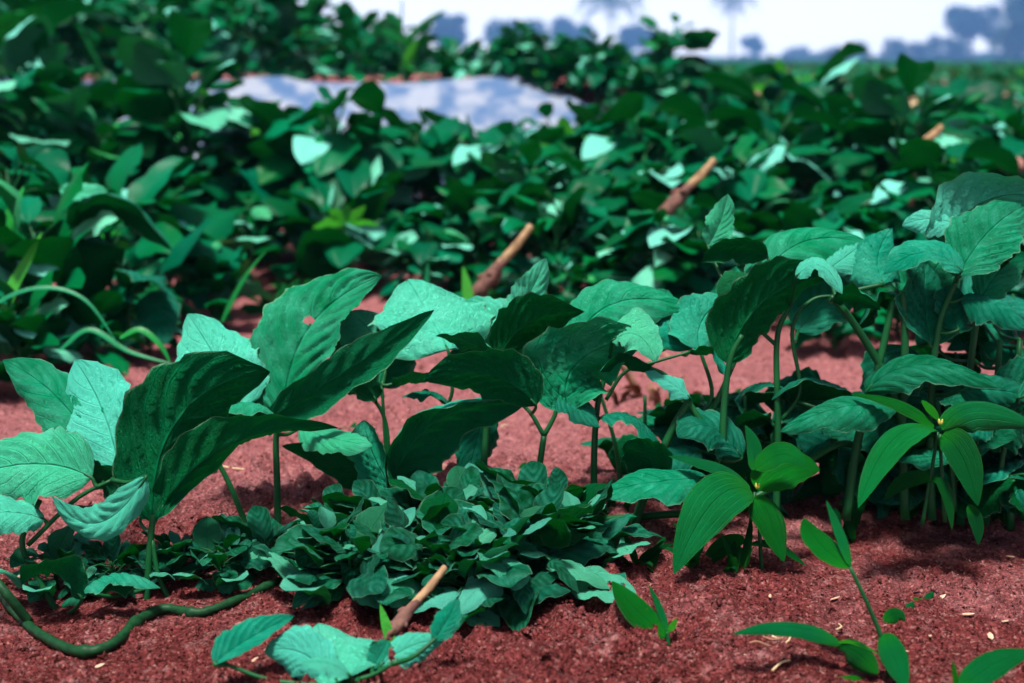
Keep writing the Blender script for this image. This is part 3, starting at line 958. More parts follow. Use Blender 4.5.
hero_plant('leafy_plant', (862, 520), 1.50, 'dense plant with shiny ridged leaves and thick pale green branching stalks', CR,
    [([(846, 520), (858, 440), (880, 360), (893, 300)], (.0052, .0034)), ([(905, 430), (885, 375), (850, 318), (830, 296)], (.0048, .0034)), ([(905, 520), (903, 420), (905, 340), (902, 290)], (.0050, .0036)), ([(932, 520), (930, 420), (938, 330), (958, 276)], (.0046, .0028)), ([(830, 300), (850, 292), (884, 284)], (.0032, .0022))],
    [((884, 284), (868, 258), (892, 228), 64, 'F', (.02, .06), dict(tint=.4)),
     ((962, 272), (925, 232), (884, 274), 48, 'f', (-.02, -.02), dict(tint=.4, fold=24, quilt=.085)),
     ((832, 300), (855, 285), (880, 310), 36, 'b', (-.02, -.03), dict(tint=.2)),
     ((912, 304), (932, 268), (962, 238), 56, 'F', (.05, .09), dict(tint=.22)),
     ((958, 226), (930, 212), (902, 226), 34, 'F', (.02, .04), dict(tint=.62)),
     ((946, 262), (960, 185), (1040, 196), 70, 'B', (.03, .03), dict(fold=10)),
     ((958, 276), (985, 225), (1024, 206), 62, 'F', (-.02, .02), dict(tint=.12, quilt=.09, fold=16)),
     ((930, 345), (922, 300), (926, 262), 74, 'V', (.0, .04), dict(tint=.0, fold=24, quilt=.075)),
     ((900, 300), (880, 290), (858, 330), 48, 'b', (.02, .02), dict(tint=.0)),
     ((980, 300), (1000, 262), (1024, 252), 40, 'F', (.04, .06), dict(tint=.3)),
     ((866, 392), (910, 340), (1002, 388), 46, 'f', (-.01, -.04), dict(tint=-.06)),  # lowest tints on this plant paint in the shade of the canopy
     ((960, 300), (990, 292), (1030, 330), 46, 'f', (.0, -.03), dict(tint=.05, quilt=.07)),
     ((958, 330), (950, 300), (955, 285), 36, 'V', (.0, .02), dict(tint=.05)),
     ((905, 345), (890, 380), (872, 412), 54, 'f', (.03, .0), dict(tint=.0)),
     ((940, 400), (910, 395), (880, 440), 46, 'f', (.04, .0), dict(tint=.0))])
dark = []
rs = np.random.default_rng(5)
for k in range(22):
    bx, by = rs.uniform(930, 1030), rs.uniform(270, 440)
    a = rs.uniform(-.5, 3.6)
    l = rs.uniform(60, 95)
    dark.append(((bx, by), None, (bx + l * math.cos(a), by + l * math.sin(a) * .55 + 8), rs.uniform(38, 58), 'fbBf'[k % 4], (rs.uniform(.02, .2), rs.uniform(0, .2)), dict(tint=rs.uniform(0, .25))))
dark += [((1008, 262), (1000, 250), (978, 276), 34, 'b', (-.02, -.03), dict(tint=.1)), ((1020, 430), (1000, 450), (1008, 512), 40, 'V', (0, -.02), dict(tint=.05)), ((990, 420), (1010, 440), (1030, 480), 36, 'f', (0, -.02), dict(tint=.05)),
         ((965, 300), (985, 280), (1010, 240), 44, 'F', (.03, .05), dict(tint=.35))]
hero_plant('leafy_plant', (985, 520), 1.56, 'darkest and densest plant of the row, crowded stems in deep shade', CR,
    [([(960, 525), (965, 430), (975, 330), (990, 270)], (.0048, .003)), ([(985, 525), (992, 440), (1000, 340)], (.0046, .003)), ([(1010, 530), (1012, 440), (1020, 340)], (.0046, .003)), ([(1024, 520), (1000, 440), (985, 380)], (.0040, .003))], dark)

# low leaves closing the row towards the soil, tinted dark to paint in shade
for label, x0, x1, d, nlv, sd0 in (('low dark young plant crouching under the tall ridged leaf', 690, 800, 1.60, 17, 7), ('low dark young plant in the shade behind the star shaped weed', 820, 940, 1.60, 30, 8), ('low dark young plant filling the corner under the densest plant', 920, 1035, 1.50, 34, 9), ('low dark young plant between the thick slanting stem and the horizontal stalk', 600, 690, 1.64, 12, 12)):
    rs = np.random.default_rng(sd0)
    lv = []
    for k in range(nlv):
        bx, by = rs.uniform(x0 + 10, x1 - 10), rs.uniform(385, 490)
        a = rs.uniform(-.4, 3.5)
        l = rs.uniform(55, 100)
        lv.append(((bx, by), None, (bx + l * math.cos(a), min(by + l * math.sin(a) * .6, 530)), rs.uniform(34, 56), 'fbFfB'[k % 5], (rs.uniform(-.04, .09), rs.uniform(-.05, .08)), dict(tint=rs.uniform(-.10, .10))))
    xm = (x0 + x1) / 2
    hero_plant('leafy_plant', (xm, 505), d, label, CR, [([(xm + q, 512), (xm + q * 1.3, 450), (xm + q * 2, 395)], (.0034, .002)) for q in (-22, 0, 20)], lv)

# the thick vine creeping over the soil
V0 = [(-30, 585), (0, 600), (30, 632), (75, 656), (112, 650), (138, 626), (165, 614), (200, 618), (240, 604), (275, 588), (312, 572), (360, 562)]
P = []
for q in V0:
    h = ground_hit(*q)
    P.append((h[0], h[1], h[2] + .005))
vr = thing('creeping_vine', P[3], 'thick dark green vine snaking over the red soil below the dark upright leaf', 'vine')
rv = np.random.default_rng(3)
rad = np.interp(np.linspace(0, 1, 160), np.linspace(0, 1, 5), [.0034, .0046, .0049, .0040, .0032]) * (1 + .10 * rv.normal(0, 1, 160).cumsum() / 14)
for k_ in (20, 47, 71, 98, 126):
    rad[k_ - 2:k_ + 3] *= (1.12, 1.28, 1.36, 1.26, 1.1)
pv, pf = tube(P, rad, n=160, sides=12)
pv = pv + np.random.default_rng(4).normal(0, .00025, pv.shape)
obj('stem', mesh('stem', pv - np.array(vr.location), pf), M['vine'], vr)
h = ground_hit(30, 628)
q0 = [at(-20, 560, 1.30), at(5, 592, 1.28), np.array(h) + (0, 0, .005)]
pv, pf = tube(q0, [.004, .0045], n=16, sides=9)
obj('side_shoot', mesh('side_shoot', pv - np.array(vr.location), pf), M['vine'], vr)

# ------------------------------------------------------------------ star shaped weeds, seedlings
def weed(base, d, label, ctr, leaves, stems, name='weed', cat='weed', bud=True, m='weed'):
    if d is None:
        d = float((ground_hit(*base) - np.array((0, 0, CAM_Z))) @ FW) - .006
    r = hero_plant(name, base, d, label, cat, stems, [], m, r=(.0022, .0016))
    for lf in leaves:
        kw = dict(shape=(.55, .8), quilt=.010, wave=.05, lat=0.0, rag=.25)
        kw.update(lf[6] if len(lf) > 6 else {})
        hero_leaf(r, (*lf[:5], lf[5] if len(lf) > 5 else (0, 0), kw), d, np.zeros((0, 3)), m, petiole=False)
    if bud:
        c = at(*ctr, d - .012) - np.array(r.location)
        bm_ = MB()
        for k in range(3):
            a = k * 2.1
            p = c + np.array((math.cos(a), math.sin(a), 0)) * .0012
            bm_.add(*tube([p, p + (math.cos(a) * .0006, 0, .002), p + (math.cos(a) * .001, 0, .005)], [.001, .0013, .0005], n=8, sides=7))
        obj('bud', bm_.mesh('bud'), M['bud'], r)
    return r


weed((752, 575), 1.40, 'fresh green star shaped weed with long leaf reaching the soil at the row front', (757, 488),
     [((752, 492), (715, 470), (674, 574), 46, 'f', (0, -.08), dict(tint=.6, fold=12)), ((757, 490), (785, 455), (820, 470), 44, 'f', (0, .02), dict(tint=.5)),
      ((757, 495), (770, 505), (784, 562), 32, 'F', (0, -.05), dict(tint=.3)), ((750, 490), (720, 460), (668, 456), 17, 'f', (0, .05), dict(tint=.35)),
      ((752, 470), (760, 450), (745, 425), 14, 'V', (0, .01), dict(tint=.6)), ((756, 470), (785, 440), (806, 468), 26, 'f', (-.02, -.04), dict(tint=.55)),
      ((745, 540), (720, 540), (700, 572), 18, 'f', (0, 0), dict(tint=.2)), ((750, 545), (775, 535), (806, 566), 16, 'f', (0, 0), dict(tint=.2))],
     [[(745, 580), (748, 540), (755, 492)], [(762, 580), (760, 540), (757, 495)]])
weed((930, 520), 1.42, 'green star shaped weed with yellow bud at its centre under the dark dense plant', (940, 424),
     [((936, 430), (890, 410), (858, 508), 44, 'f', (0, -.08), dict(tint=.72, fold=12)), ((942, 430), (965, 385), (1040, 428), 46, 'f', (0, -.02), dict(tint=.40)),
      ((942, 435), (965, 445), (978, 506), 32, 'F', (0, -.04), dict(tint=.25)), ((934, 428), (905, 395), (850, 394), 17, 'f', (0, .05), dict(tint=.3)),
      ((938, 420), (930, 405), (922, 400), 12, 'V', (0, .02), dict(tint=.8)), ((930, 480), (950, 470), (952, 530), 14, 'f', (0, -.02), dict(tint=.2)),
      ((935, 478), (905, 470), (885, 500), 16, 'f', (0, 0), dict(tint=.15)), ((968, 505), (980, 520), (978, 545), 12, 'V', (-.03, -.04), dict(tint=.1))],
     [[(922, 525), (930, 480), (938, 432)], [(945, 522), (942, 480), (940, 434)]])
weed((668, 643), None, 'small two leaved green seedling alone on smooth bare soil', (668, 632),
     [((667, 637), (632, 610), (612, 581), 26, 'f', (0, .04), dict(tint=.5)), ((668, 634), (662, 610), (648, 584), 9, 'F', (0, .03), dict(tint=.6)), ((668, 632), (674, 626), (676, 618), 6, 'F', (0, .01), dict(tint=.9))],
     [[(668, 645), (668, 640), (667, 632)]], name='seedling', cat='seedling', bud=False)
weed((888, 676), None, 'tallest slender seedling with a bent stalk and drooping blades by the camera edge', (880, 650),
     [((850, 568), (815, 545), (804, 518), 30, 'f', (0, .05), dict(tint=.5)), ((850, 566), (842, 535), (826, 500), 10, 'F', (0, .04), dict(tint=.6)),
      ((842, 645), (800, 615), (732, 634), 20, 'f', (0, -.01), dict(tint=.62)), ((878, 674), (850, 640), (838, 650), 28, 'F', (-.01, .0), dict(tint=.2)),
      ((882, 634), (895, 655), (906, 690), 24, 'F', (0, -.04), dict(tint=.6)), ((880, 655), (850, 635), (836, 644), 8, 'f', (0, 0), dict(tint=.95)),
      ((870, 682), (845, 676), (815, 690), 10, 'f', (0, -.02), dict(tint=.8)), ((884, 622), (900, 606), (905, 622), 16, 'f', (0, 0), dict(tint=.2))],
     [[(890, 680), (882, 640), (868, 605), (850, 567)]], name='seedling', cat='seedling', bud=False)
weed((957, 700), None, 'broad green seedling leaf with yellow edges poking in beside pale chips', (960, 690),
     [((958, 696), (985, 658), (1034, 652), 26, 'f', (0, .0), dict(tint=.6)), ((955, 690), (958, 675), (952, 660), 7, 'F', (0, 0), dict(tint=.8))],
     [[(956, 705), (957, 698), (958, 692)]], name='seedling', cat='seedling', bud=False)
for (px, py), lab in (((925, 606), 'tiny sprout with two leaves near the bent seedling stalk'), ((905, 616), 'tiny sprout touching the bent seedling stalk'), ((735, 398), 'tiny green sprout on the paler soil behind the row'), ((350, 432), 'tiny bright sprout on pale soil below the pale rounded leaf'), ((520, 472), 'tiny grassy sprout on pale soil beside the forked stem'), ((655, 412), 'tiny yellow green sprout near the curled dead leaves')):
    h = ground_hit(px, py)
    d = float((h - np.array((0, 0, CAM_Z))) @ FW)
    s = 1 if py > 500 else .7
    weed((px, py), d, lab, (px, py), [((px, py), None, (px + 9 * s, py - 14 * s), 9 * s, 'F', (0, 0), dict(tint=.7, nu=12, nv=4)), ((px, py), None, (px - 12 * s, py - 8 * s), 8 * s, 'f', (0, 0), dict(tint=.8, nu=12, nv=4))],
         [[(px, py + 2), (px, py), (px, py - 2)]], name='sprout', cat='sprout', bud=False)

# undergrowth tufts at the feet of the row
def tuft(px, py, n, l, label, group=None, spread=1.0, wd=7, tint=.3, m='weed'):
    h = ground_hit(px, py)
    r = thing('grass_tuft', h, label, 'grass', group)
    rs = np.random.default_rng(int(px * 7 + py))
    d = np.linalg.norm(h - (0, 0, CAM_Z))
    mbx = MB()
    for k in range(n):
        a = rs.uniform(0, 6.28)
        el = R(rs.uniform(25, 80))
        ll = l * d / F * rs.uniform(.6, 1.2)
        dr = np.array((math.cos(a) * math.cos(el) * spread, math.sin(a) * math.cos(el) * spread, math.sin(el)))
        P0 = np.array((rs.normal(0, .006), rs.normal(0, .006), 0))
        P1, P2 = P0 + dr * ll * .6 + (0, 0, .1 * ll), P0 + dr * ll + (0, 0, -.25 * ll * math.cos(el))
        V, Fc, UV, L = leaf_geo(P0, P1, P2, wd * d / F, (0, -.3, 1), fold=18, quilt=0, wave=.05, nu=12, nv=2, seed=k, shape=(.3, .8))
        mbx.add(V, Fc, UV, np.clip(tint + rs.normal(0, .15), 0, 1))
    obj('blades', mbx.mesh('blades'), M[m], r)


for px, py, n, l, lab in ((640, 572, 9, 50, 'dark grass tuft in the shade beside the first star shaped weed'), (690, 565, 10, 46, 'dark grass tuft under the first star shaped weed'), (735, 572, 9, 44, 'thin dark tuft at the stalk of the first star shaped weed'),
                          (850, 540, 9, 50, 'dark grass tuft between the two star shaped weeds'), (905, 520, 10, 48, 'dark grass tuft below the second star shaped weed'), (955, 520, 9, 44, 'dark grass tuft behind the hanging leaf of the second weed'), (1000, 525, 9, 50, 'dark grass tuft at the foot of the densest plant'), (610, 520, 7, 46, 'narrow dark tuft beside the low horizontal stalk')):
    tuft(px, py, n, l, lab, wd=9, tint=.12)

TUFT = ['small grass tuft at the edge of the bare soil before the dark bushes', 'grass tufts along the far edge of the bare soil']
rs_t = np.random.default_rng(41)
for k in range(36):
    px = rs_t.uniform(90, 520) if k < 27 else rs_t.uniform(0, 150)
    py = rs_t.uniform(258, 322) if k < 27 else rs_t.uniform(305, 358)
    tuft(px, py, int(rs_t.integers(7, 14)), rs_t.uniform(22, 46), TUFT[0], TUFT[1], wd=rs_t.uniform(5, 11), tint=rs_t.uniform(.15, .85))

# ------------------------------------------------------------------ low patch of small plants before the row
LOW = 'low small leaved plant in the dense ground patch before the row'
spots = [(60, 590, .22), (118, 590, .21), (170, 584, .20), (222, 580, .22), (270, 574, .25), (318, 588, .29), (362, 600, .32), (405, 588, .34), (448, 600, .34), (492, 596, .34), (528, 590, .38), (556, 578, .32), (340, 560, .28), (390, 555, .30), (440, 552, .32), (490, 552, .32), (534, 552, .34), (566, 556, .28), (470, 612, .28), (425, 606, .30)]
for k, (px, py, sc) in enumerate(spots):
    h = ground_hit(px, py)
    plant('ground_plant', SMALL[k % 3], h[0], h[1], sc, LOW, 'low plants of the ground patch before the row')
hero_plant('leafy_plant', (330, 690), 1.12, 'low plant with pale crinkled leaves lying on soil in front of the small stake', CR,
    [([(332, 692), (330, 682), (328, 672)], (.003, .002)), ([(330, 686), (370, 676), (392, 664)], (.0022, .0016)), ([(328, 686), (270, 680), (226, 664)], (.0022, .0016))],
    [((214, 664), (240, 640), (294, 616), 36, 'F', (0, .03), dict(tint=.35, fold=22, curl=(-.2, .5))),
     ((338, 682), (322, 655), (318, 624), 96, 'F', (-.01, .05), dict(tint=.66, fold=6, shape=(.5, .7))),
     ((330, 676), (300, 640), (264, 652), 50, 'F', (-.0, .02), dict(tint=.62)),
     ((350, 676), (330, 656), (300, 664), 26, 'f', (-.04, -.05), dict(tint=.68)),
     ((380, 666), (410, 640), (444, 640), 34, 'F', (.01, .03), dict(tint=.64)),
     ((434, 640), (448, 622), (458, 598), 24, 'V', (.02, .03), dict(tint=.4)),
     ((372, 668), (384, 650), (388, 640), 26, 'F', (.01, .02), dict(tint=.45))])


# ------------------------------------------------------------------ cut stakes with a root clod
def stake(x0, y0, x1, y1, r, label, clod=True, lift=None):
    """from photo points: foot and top"""
    d = np.linalg.norm(ground_hit(x0, y0 + (lift or 0)) - (0, 0, CAM_Z)) if lift is not None else None
    return d


def make_stake(px0, px1, d, r, label, clod=True):
    A, B = at(*px0, d), at(*px1, d + .03)
    root = thing('cut_stake', A, label, 'stake')
    V, Fc = tube([A - A, (B - A) * .3 + (-r * .25, 0, 0), (B - A) * .6 + (r * .3, 0, 0), B - A], [r * 1.3, r, r * 1.1, r * .85], n=24, sides=11)
    V = V + np.random.default_rng(9).normal(0, r * .06, V.shape)
    obj('shaft', mesh('shaft', V, Fc), M['wood'], root)
    if clod:
        mbc = MB()
        rs = np.random.default_rng(int(px0[0]))
        n_ = (B - A) / np.linalg.norm(B - A)
        for k in range(4):
            s_ = np.cross(n_, rs.normal(0, 1, 3))
            s_ /= np.linalg.norm(s_)
            p0 = n_ * r * rs.uniform(-2, 4)
            mbc.add(*tube([p0, p0 + s_ * r * 1.3, p0 + s_ * r * 2.2 - n_ * r * rs.uniform(0, 2)], [r * 1.1, r * .9, r * .4], n=8, sides=7))
        tv, tf = tube([n_ * r * 7, n_ * r * 4, n_ * r * 1, -n_ * r * 3, -n_ * r * 6], [r * .9, r * 1.3, r * 1.8, r * 1.7, r * .8], n=18, sides=12)
        tv = tv + np.array([vnoise(q[0] / r * .6 + 5, q[2] / r * .6 + q[1] / r * .4, 3) for q in tv])[:, None] * r * 1.6 * np.array((1, .6, 1))
        mbc.add(tv, tf)
        obj('root_stub', mbc.mesh('root_stub'), M['bark'], root)
    # what carries it: a foot running down to the soil
    gz = float(Z(A[0], A[1]))
    if A[2] - gz > 0.01:
        V, Fc = tube([(0, 0, r), (-.004, .004, (gz - A[2]) * .5), (-.01, .008, gz - A[2] - .02)], [r * .8, r * .6, r * .5], n=10, sides=9)
        obj('buried_foot', mesh('buried_foot', V, Fc), M['bark'], root)


make_stake((486, 282), (531, 226), 2.5, .0075, 'brown cut stake leaning behind the pale curled leaf tip')
make_stake((672, 205), (714, 160), 2.6, .0075, 'brown cut stake leaning in front of the dark bushes beside bare shade')
make_stake((400, 622), (445, 567), 1.18, .0034, 'small brown cut stake standing in the low ground patch')
make_stake((916, 150), (941, 127), 3.0, .0085, 'short pale stake end poking from the far rows', clod=False)

for x, y, sc, lab in ((-.05, 2.40, .28, 'low bush hiding the foot of the leaning brown stake'), (.27, 2.50, .74, 'bush hiding the foot of the brown stake by the dark bushes'), (.34, 2.48, .62, 'small dark bush beside the stake by the dark bushes'), (.20, 2.55, .52, 'small bush between the two leaning brown stakes'), (.86, 2.85, .86, 'bush hiding the foot of the short pale stake end')):
    plant('crop_plant', PROTO[int(abs(x) * 100) % 5], x, y, sc, lab, None)

# ------------------------------------------------------------------ plants and blades behind the row at the open side
def blade(name, pts, d, wd, label, tint=.4, cat='grass', hint=(0, -.5, .8)):
    P = [at(p[0], p[1], d + (p[2] if len(p) > 2 else 0)) for p in pts]
    C = catmull(P, 26)
    r = thing(name, C[0], label, cat)
    V, Fc = [], []
    T = np.gradient(C, axis=0)
    for i in range(26):
        t = T[i] / np.linalg.norm(T[i])
        n = np.array(hint) - t * (np.array(hint) @ t)
        n /= np.linalg.norm(n)
        s = np.cross(t, n)
        hw = wd * d / F / 2 * (min(1, .55 + i / 10)) * (1 - (i / 25.3) ** 3)
        for k, x in enumerate((-1, -.5, 0, .5, 1)):
            V.append(C[i] + s * hw * x + n * hw * .18 * abs(x) - C[0])
    for i in range(25):
        for k in range(4):
            a = i * 5 + k
            Fc.append((a, a + 1, a + 6, a + 5))
    UV = np.array([(i / 25, k / 4) for i in range(26) for k in range(5)])
    obj('blade', mesh('blade', V, Fc, UV, np.full(len(V), tint)), M['grass'], r)


blade('tall_grass', [(-40, 345), (-5, 305), (40, 288), (85, 300), (122, 350)], 2.0, 7, 'long grass blade arching pale over dark leaves', .35)
blade('tall_grass', [(222, 322), (235, 295), (250, 270), (268, 249)], 2.3, 6, 'straight pale grass stalk standing before bare soil patch', .3)
blade('tall_grass', [(-4, 330), (12, 290), (28, 260), (42, 232)], 2.2, 17, 'wide bright grass blade rising beside another arching one', .8)
blade('tall_grass', [(-20, 300), (0, 250), (12, 215), (24, 186)], 2.3, 22, 'widest bright green blade at the margin by the dark bush', .75)
blade('tall_grass', [(120, 338), (140, 330), (160, 345), (172, 366)], 2.0, 8, 'short curving green blade above the pale pointed leaf', .5)
blade('tall_grass', [(470, 318), (468, 298), (466, 282), (463, 266)], 2.4, 12, 'upright bright green blade next to the leaning brown stake', .8)
blade('tall_grass', [(424, 305), (426, 285), (428, 262)], 2.4, 7, 'thin pale upright blade short of the leaning brown stake', .35)
blade('tall_grass', [(395, 652), (388, 632), (384, 618), (380, 604)], 1.17, 11, 'upright bright blade in the ground patch beside the small stake', .8)
blade('tall_grass', [(60, 350), (90, 330), (130, 352), (180, 366)], 2.1, 7, 'low slanting blade on the soil behind the teal leaf', .45)

BK = [(60, 300, 2.35, .72, 'dark round leaved bush behind the arching pale blade', 0), (120, 268, 2.7, .80, 'dark bush with broad leaves before the left soil gap', 3),
      (20, 280, 2.6, .85, 'shaded bush at the margin beneath the tall bright blade', 1), (170, 255, 3.0, .70, 'bush with hanging leaves above the soil gap', 4), (250, 255, 3.2, .62, 'smaller bush beyond the straight grass stalk', 2),
      (345, 262, 3.1, .62, 'small bright topped bush near the middle of the soil edge', 3), (420, 285, 2.95, .55, 'small bush just before the leaning brown stake', 2), (470, 270, 3.1, .62, 'bush leaning over the brown stake foot', 1), (25, 330, 2.15, .42, 'low shaded bush under the arching pale blade', 0), (95, 318, 2.25, .36, 'smallest low bush just behind the pale pointed leaf', 3), (150, 305, 2.4, .40, 'low bush between the arching blade and the straight stalk', 2), (215, 290, 2.6, .38, 'low bush at the foot of the straight grass stalk', 0)]
for px, py, d, sc, lab, k in BK:
    lab = lab.replace('left soil', 'soil')
    p = ground_hit(px, 60 + .5 * F / d)
    plant('crop_plant', BIG[k % 2] if k in (0, 3) else PROTO[k], p[0], p[1], sc, lab, None)
# large single leaves that stand out, with their stalks
hero_plant('broad_leaf_plant', (120, 300), 2.35, 'plant with one broad dark leaf drooping behind the arching blade', 'plant',
    [[(128, 330), (130, 290), (128, 262)], [(128, 275), (105, 250), (72, 228)]],
    [((70, 228), (110, 165), (172, 250), 52, 'b', (0, -.03), dict(tint=.1)), ((60, 188), (85, 196), (108, 190), 22, 'F', (0, 0), dict(tint=.75 * .85)), ((128, 290), (140, 262), (178, 305), 46, 'b', (-.02, -.06), dict(tint=.05)), ((130, 300), (120, 285), (100, 318), 40, 'f', (0, -.04), dict(tint=.05)), ((135, 310), (160, 300), (165, 345), 44, 'F', (0, -.04), dict(tint=.1))], m='leaf')
hero_plant('broad_leaf_plant', (60, 60), 5.2, 'plant with a huge plain green leaf arching above the pale strip corner', 'plant',
    [[(100, 130), (104, 100), (100, 78)], [(30, 120), (10, 80), (-10, 50)]],
    [((-12, 40), (70, -15), (106, 84), 52, 'b', (0, -.05), dict(tint=.6))], m='weed')
hero_plant('broad_leaf_plant', (345, 240), 3.0, 'bright green rosette shining among the dark bushes past the soil gap', 'plant',
    [[(345, 265), (345, 240), (345, 222)]],
    [((345, 222), None, (312, 228), 16, 'f', (0, -.02), dict(tint=.95)), ((345, 222), None, (380, 226), 16, 'f', (0, -.02), dict(tint=.95)), ((345, 222), None, (330, 208), 13, 'F', (0, 0), dict(tint=.95)), ((345, 222), None, (366, 206), 13, 'F', (0, 0), dict(tint=.9)), ((345, 222), None, (346, 204), 12, 'V', (0, 0), dict(tint=.9))], m='weed')
for px, py, d, lab in ((785, 92, 5.0, 'bright yellow green shoot standing out of the middle field rows'), (568, 150, 3.7, 'bright yellow green shoot among leaves below the strip end'), (205, 118, 4.2, 'bright yellow green shoot before the wide end of the pale strip')):
    hero_plant('young_shoot', (px, py), d, lab, 'shoot', [([(px, py + 60), (px, py + 25), (px, py)], (.005, .004))],
        [((px, py), None, (px - 34, py - 2), 18, 'f', (0, -.03), dict(tint=.98)), ((px, py), None, (px + 22, py - 10), 20, 'F', (0, -.03), dict(tint=.98)), ((px, py), None, (px - 6, py - 34), 18, 'V', (0, 0), dict(tint=.95))], m='weed')
hero_plant('young_shoot', (398, 60), 5.2, 'thin upright shoot with small side leaves standing against the sky', 'shoot',
    [([(404, 85), (402, 40), (402, 0)], (.006, .003))],
    [((402, 30), None, (384, 12), 12, 'V', (0, 0), dict(tint=.4)), ((402, 42), None, (378, 30), 10, 'V', (0, 0), dict(tint=.6)), ((402, 45), None, (446, 10), 8, 'V', (0, 0), dict(tint=.4)), ((402, 70), None, (418, 40), 10, 'V', (0, 0), dict(tint=.9))], m='weed')
for k, (px, py, d) in enumerate(((892, 92, 4.6), (938, 98, 4.9), (905, 108, 4.4))):
    hero_leaf_root = thing('dry_leaf', at(px, py, d), ['largest dry tan leaf standing upright in the far rows', 'small dry orange leaf in the far rows past the upright tan one', 'dry tan leaf lying low in the far rows under the upright one'][k], 'dead leaf')
    V, Fc, UV, L = leaf_geo(np.zeros(3), np.array((.01, 0, .03)), np.array((.0 if k == 0 else .05, 0, .075 if k == 0 else .02)), .03, (0, -1, .2), fold=30, seed=k, nu=12, nv=4)
    obj('blade', mesh('blade', V, Fc, UV), M['straw'], hero_leaf_root)

# rock at the field edge
def lump(name, px, py, d, r, label, m, cat, seed, sq=.7, group=None):
    rs = np.random.default_rng(seed)
    c = at(px, py, d)
    root_v = []
    nu_, nv_ = 14, 9
    for j in range(nv_ + 1):
        th = math.pi * j / nv_
        for i in range(nu_):
            ph = 2 * math.pi * i / nu_
            q = np.array((math.sin(th) * math.cos(ph), math.sin(th) * math.sin(ph), math.cos(th)))
            k = 1 + .5 * float(vnoise(q[0] * 1.7 + seed, q[1] * 1.7 + q[2] * 1.3, seed)) + .2 * float(vnoise(q[0] * 5, q[1] * 5 + q[2] * 4, seed))
            root_v.append(q * k * r * (1, 1, sq))
    Fc = [(j * nu_ + i, j * nu_ + (i + 1) % nu_, (j + 1) * nu_ + (i + 1) % nu_, (j + 1) * nu_ + i) for j in range(nv_) for i in range(nu_)]
    o = obj(name, mesh(name, root_v, Fc, smooth_shade=False), M[m])
    o.location = tuple(map(float, c))
    return tag(o, label, cat, group)


lump('rock', 1012, 166, 3.15, .028, 'pinkish earth lump among leaves at the far row edge', 'rock', 'rock', 3)
h = ground_hit(8, 448)
lump('rock', 4, 448, float((h - (0, 0, CAM_Z)) @ FW), .016, 'dark grey stone on the soil above the striped leaf', 'bark', 'rock', 4)
h = ground_hit(595, 578)
lump('rock', 592, 580, float((h - (0, 0, CAM_Z)) @ FW), .011, 'flat greyish clod at the end of the low ground patch', 'rock', 'rock', 6, sq=.3)
h = ground_hit(440, 475)
lump('rock', 438, 474, float((h - (0, 0, CAM_Z)) @ FW), .020, 'pale greyish clod on the soil behind the drooping dark leaf', 'rock', 'rock', 8, sq=.5)

# ------------------------------------------------------------------ litter on the soil
for k, (px, py, sx, lab) in enumerate(((640, 398, 1, 'curled brown dead leaf standing on pale soil behind the row'), (662, 405, .8, 'crumpled dead leaf touching the curled brown one'), (620, 408, .7, 'dark shrivelled leaf beside the green stalk on pale soil'), (835, 322, 1, 'dry curled leaf between thick stalks on far soil'), (690, 412, .6, 'small dead leaf by the slanting thick stem'), (815, 326, .8, 'dry dark scrap of leaf behind the big ridged leaf stalk'))):
    h = ground_hit(px, py)
    rs = np.random.default_rng(60 + k)
    r_ = thing('dead_leaf', h, lab, 'dead leaf')
    mbx = MB()
    for q in range(4):
        a = rs.uniform(0, 6.28)
        l = .055 * sx * rs.uniform(.6, 1.2)
        P2 = np.array((math.cos(a) * l * .6, math.sin(a) * l * .5, l * rs.uniform(.2, .9)))
        V, Fc, UV, L = leaf_geo(np.array((0, 0, -.002)), P2 * .5 + (0, 0, .012), P2, l * .6, (rs.normal(), rs.normal(), .6), fold=40, curl=(.8, .6), quilt=.08, wave=.3, nu=12, nv=4, seed=k * 9 + q)
        mbx.add(V, Fc, UV)
    obj('blade', mbx.mesh('blade'), M['dead_leaf'], r_)
for k, (pts, lab) in enumerate((([(178, 456), (208, 462), (225, 470), (262, 474)], 'long pale root thread lying on soil behind the dark arching leaf'), ([(268, 470), (300, 468), (335, 464)], 'pale straw stalk pointing at the drooping dark leaf'), ([(265, 655), (295, 658)], 'short straw on the soil under the vine'))):
    P = []
    for q in pts:
        h = ground_hit(*q)
        P.append(h + (0, 0, .004))
    V, Fc = tube(P, [.0016, .0013, .001], sides=6)
    o = obj('straw', mesh('straw', V - P[0], Fc), M['straw'])
    o.location = tuple(map(float, P[0]))
    tag(o, lab, 'straw')
rs = np.random.default_rng(91)
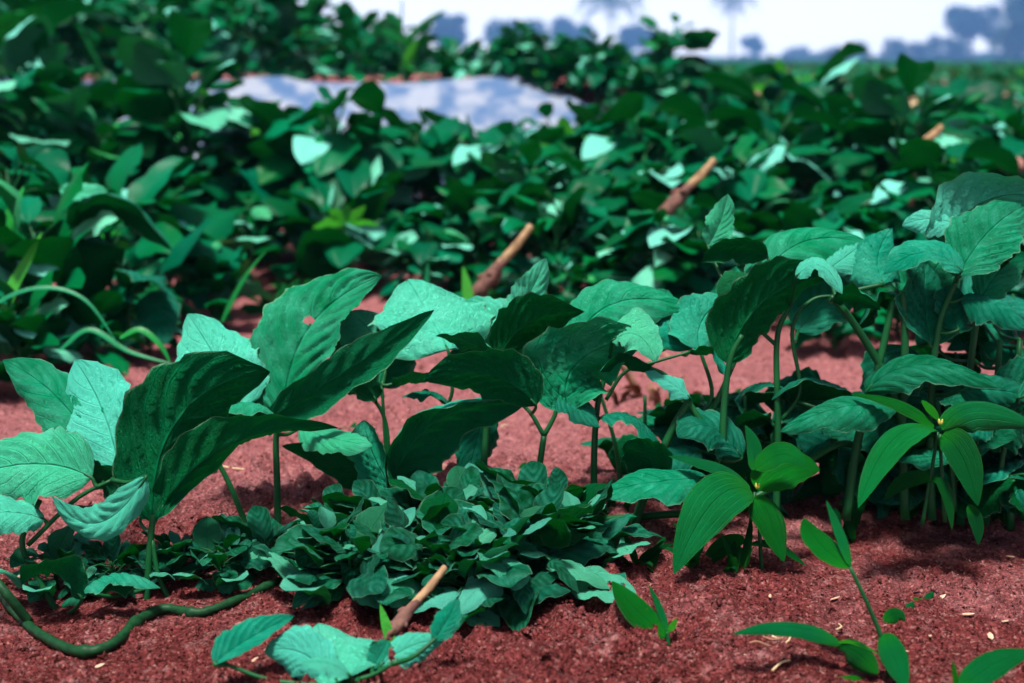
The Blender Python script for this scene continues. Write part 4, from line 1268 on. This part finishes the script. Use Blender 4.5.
for k in range(34):
    px, py = rs.uniform(180, 1010), rs.uniform(350, 500)
    if k > 24:
        px, py = rs.uniform(640, 1015), rs.uniform(560, 675)
    h = ground_hit(px, py)
    l = rs.uniform(.012, .045) * (1 if k <= 24 else .5)
    a = rs.uniform(0, 3.14)
    dv = np.array((math.cos(a), math.sin(a), 0)) * l
    P = [h - dv * .5, h + np.array((rs.normal(0, .003), rs.normal(0, .003), .004)), h + dv * .5]
    for q in P:
        q[2] = float(Z(q[0], q[1])) + .004 + rs.uniform(0, .004)
    V, Fc = tube(P, [.0011, .0008], n=9, sides=5)
    o = obj('straw', mesh('straw', V - P[0], Fc), M['straw'] if k % 3 else M['dead_leaf'])
    o.location = tuple(map(float, P[0]))
    tag(o, 'thin scrap of dry straw or twig lying on the red soil', 'straw', 'scraps of straw and twig on the soil')
rs = np.random.default_rng(77)
chips = [(820, 547), (835, 602), (940, 602), (968, 618), (985, 600), (930, 640), (955, 655), (990, 640), (1005, 625), (770, 600), (905, 655), (1010, 560), (700, 655), (598, 682), (860, 585), (640, 672), (745, 662), (18, 580), (100, 670), (255, 664), (975, 668), (915, 575)]
for k, (px, py) in enumerate(chips):
    h = ground_hit(px, py)
    l, b_, t_ = rs.uniform(.003, .009), rs.uniform(.0012, .003), .0008
    a = rs.uniform(0, 3.14)
    ring = [(-l, -b_ * .4), (-l * .4, -b_), (l * .5, -b_ * .8), (l, 0.1 * b_), (l * .3, b_), (-l * .6, b_ * .8)]
    V = [(x, y, z) for z in (0, t_) for x, y in ring]
    Fc = [tuple(range(6))[::-1], tuple(range(6, 12))] + [(i, (i + 1) % 6, 6 + (i + 1) % 6, 6 + i) for i in range(6)]
    o = obj('wood_chip', mesh('wood_chip', V, Fc, smooth_shade=False), M['chip'])
    o.location = (h[0], h[1], h[2] + .0035)
    o.rotation_euler = (rs.normal(0, .2), rs.normal(0, .2), a)
    tag(o, 'pale flake of dry plant matter on the bare red soil', 'chip', 'pale flakes scattered on the soil')

# ------------------------------------------------------------------ haze
m, n, out = mat('haze_air')
pv = N(n, 'ShaderNodeVolumePrincipled')
pv.inputs['Color'].default_value = (0.18, 0.48, 1.0, 1)
pv.inputs['Density'].default_value = 0.0013
pv.inputs['Anisotropy'].default_value = 0.2
n.links.new(pv.outputs[0], out.inputs['Volume'])
bx = [(x, y, z) for z in (-1.5, 45) for y in (-12, 760) for x in (-420, 420)]
hz = obj('haze', mesh('haze', bx, [(0, 2, 3, 1), (4, 5, 7, 6), (0, 1, 5, 4), (2, 6, 7, 3), (0, 4, 6, 2), (1, 3, 7, 5)], smooth_shade=False), m)
tag(hz, 'thin bluish haze lying over the far trees', 'haze', kind='stuff')
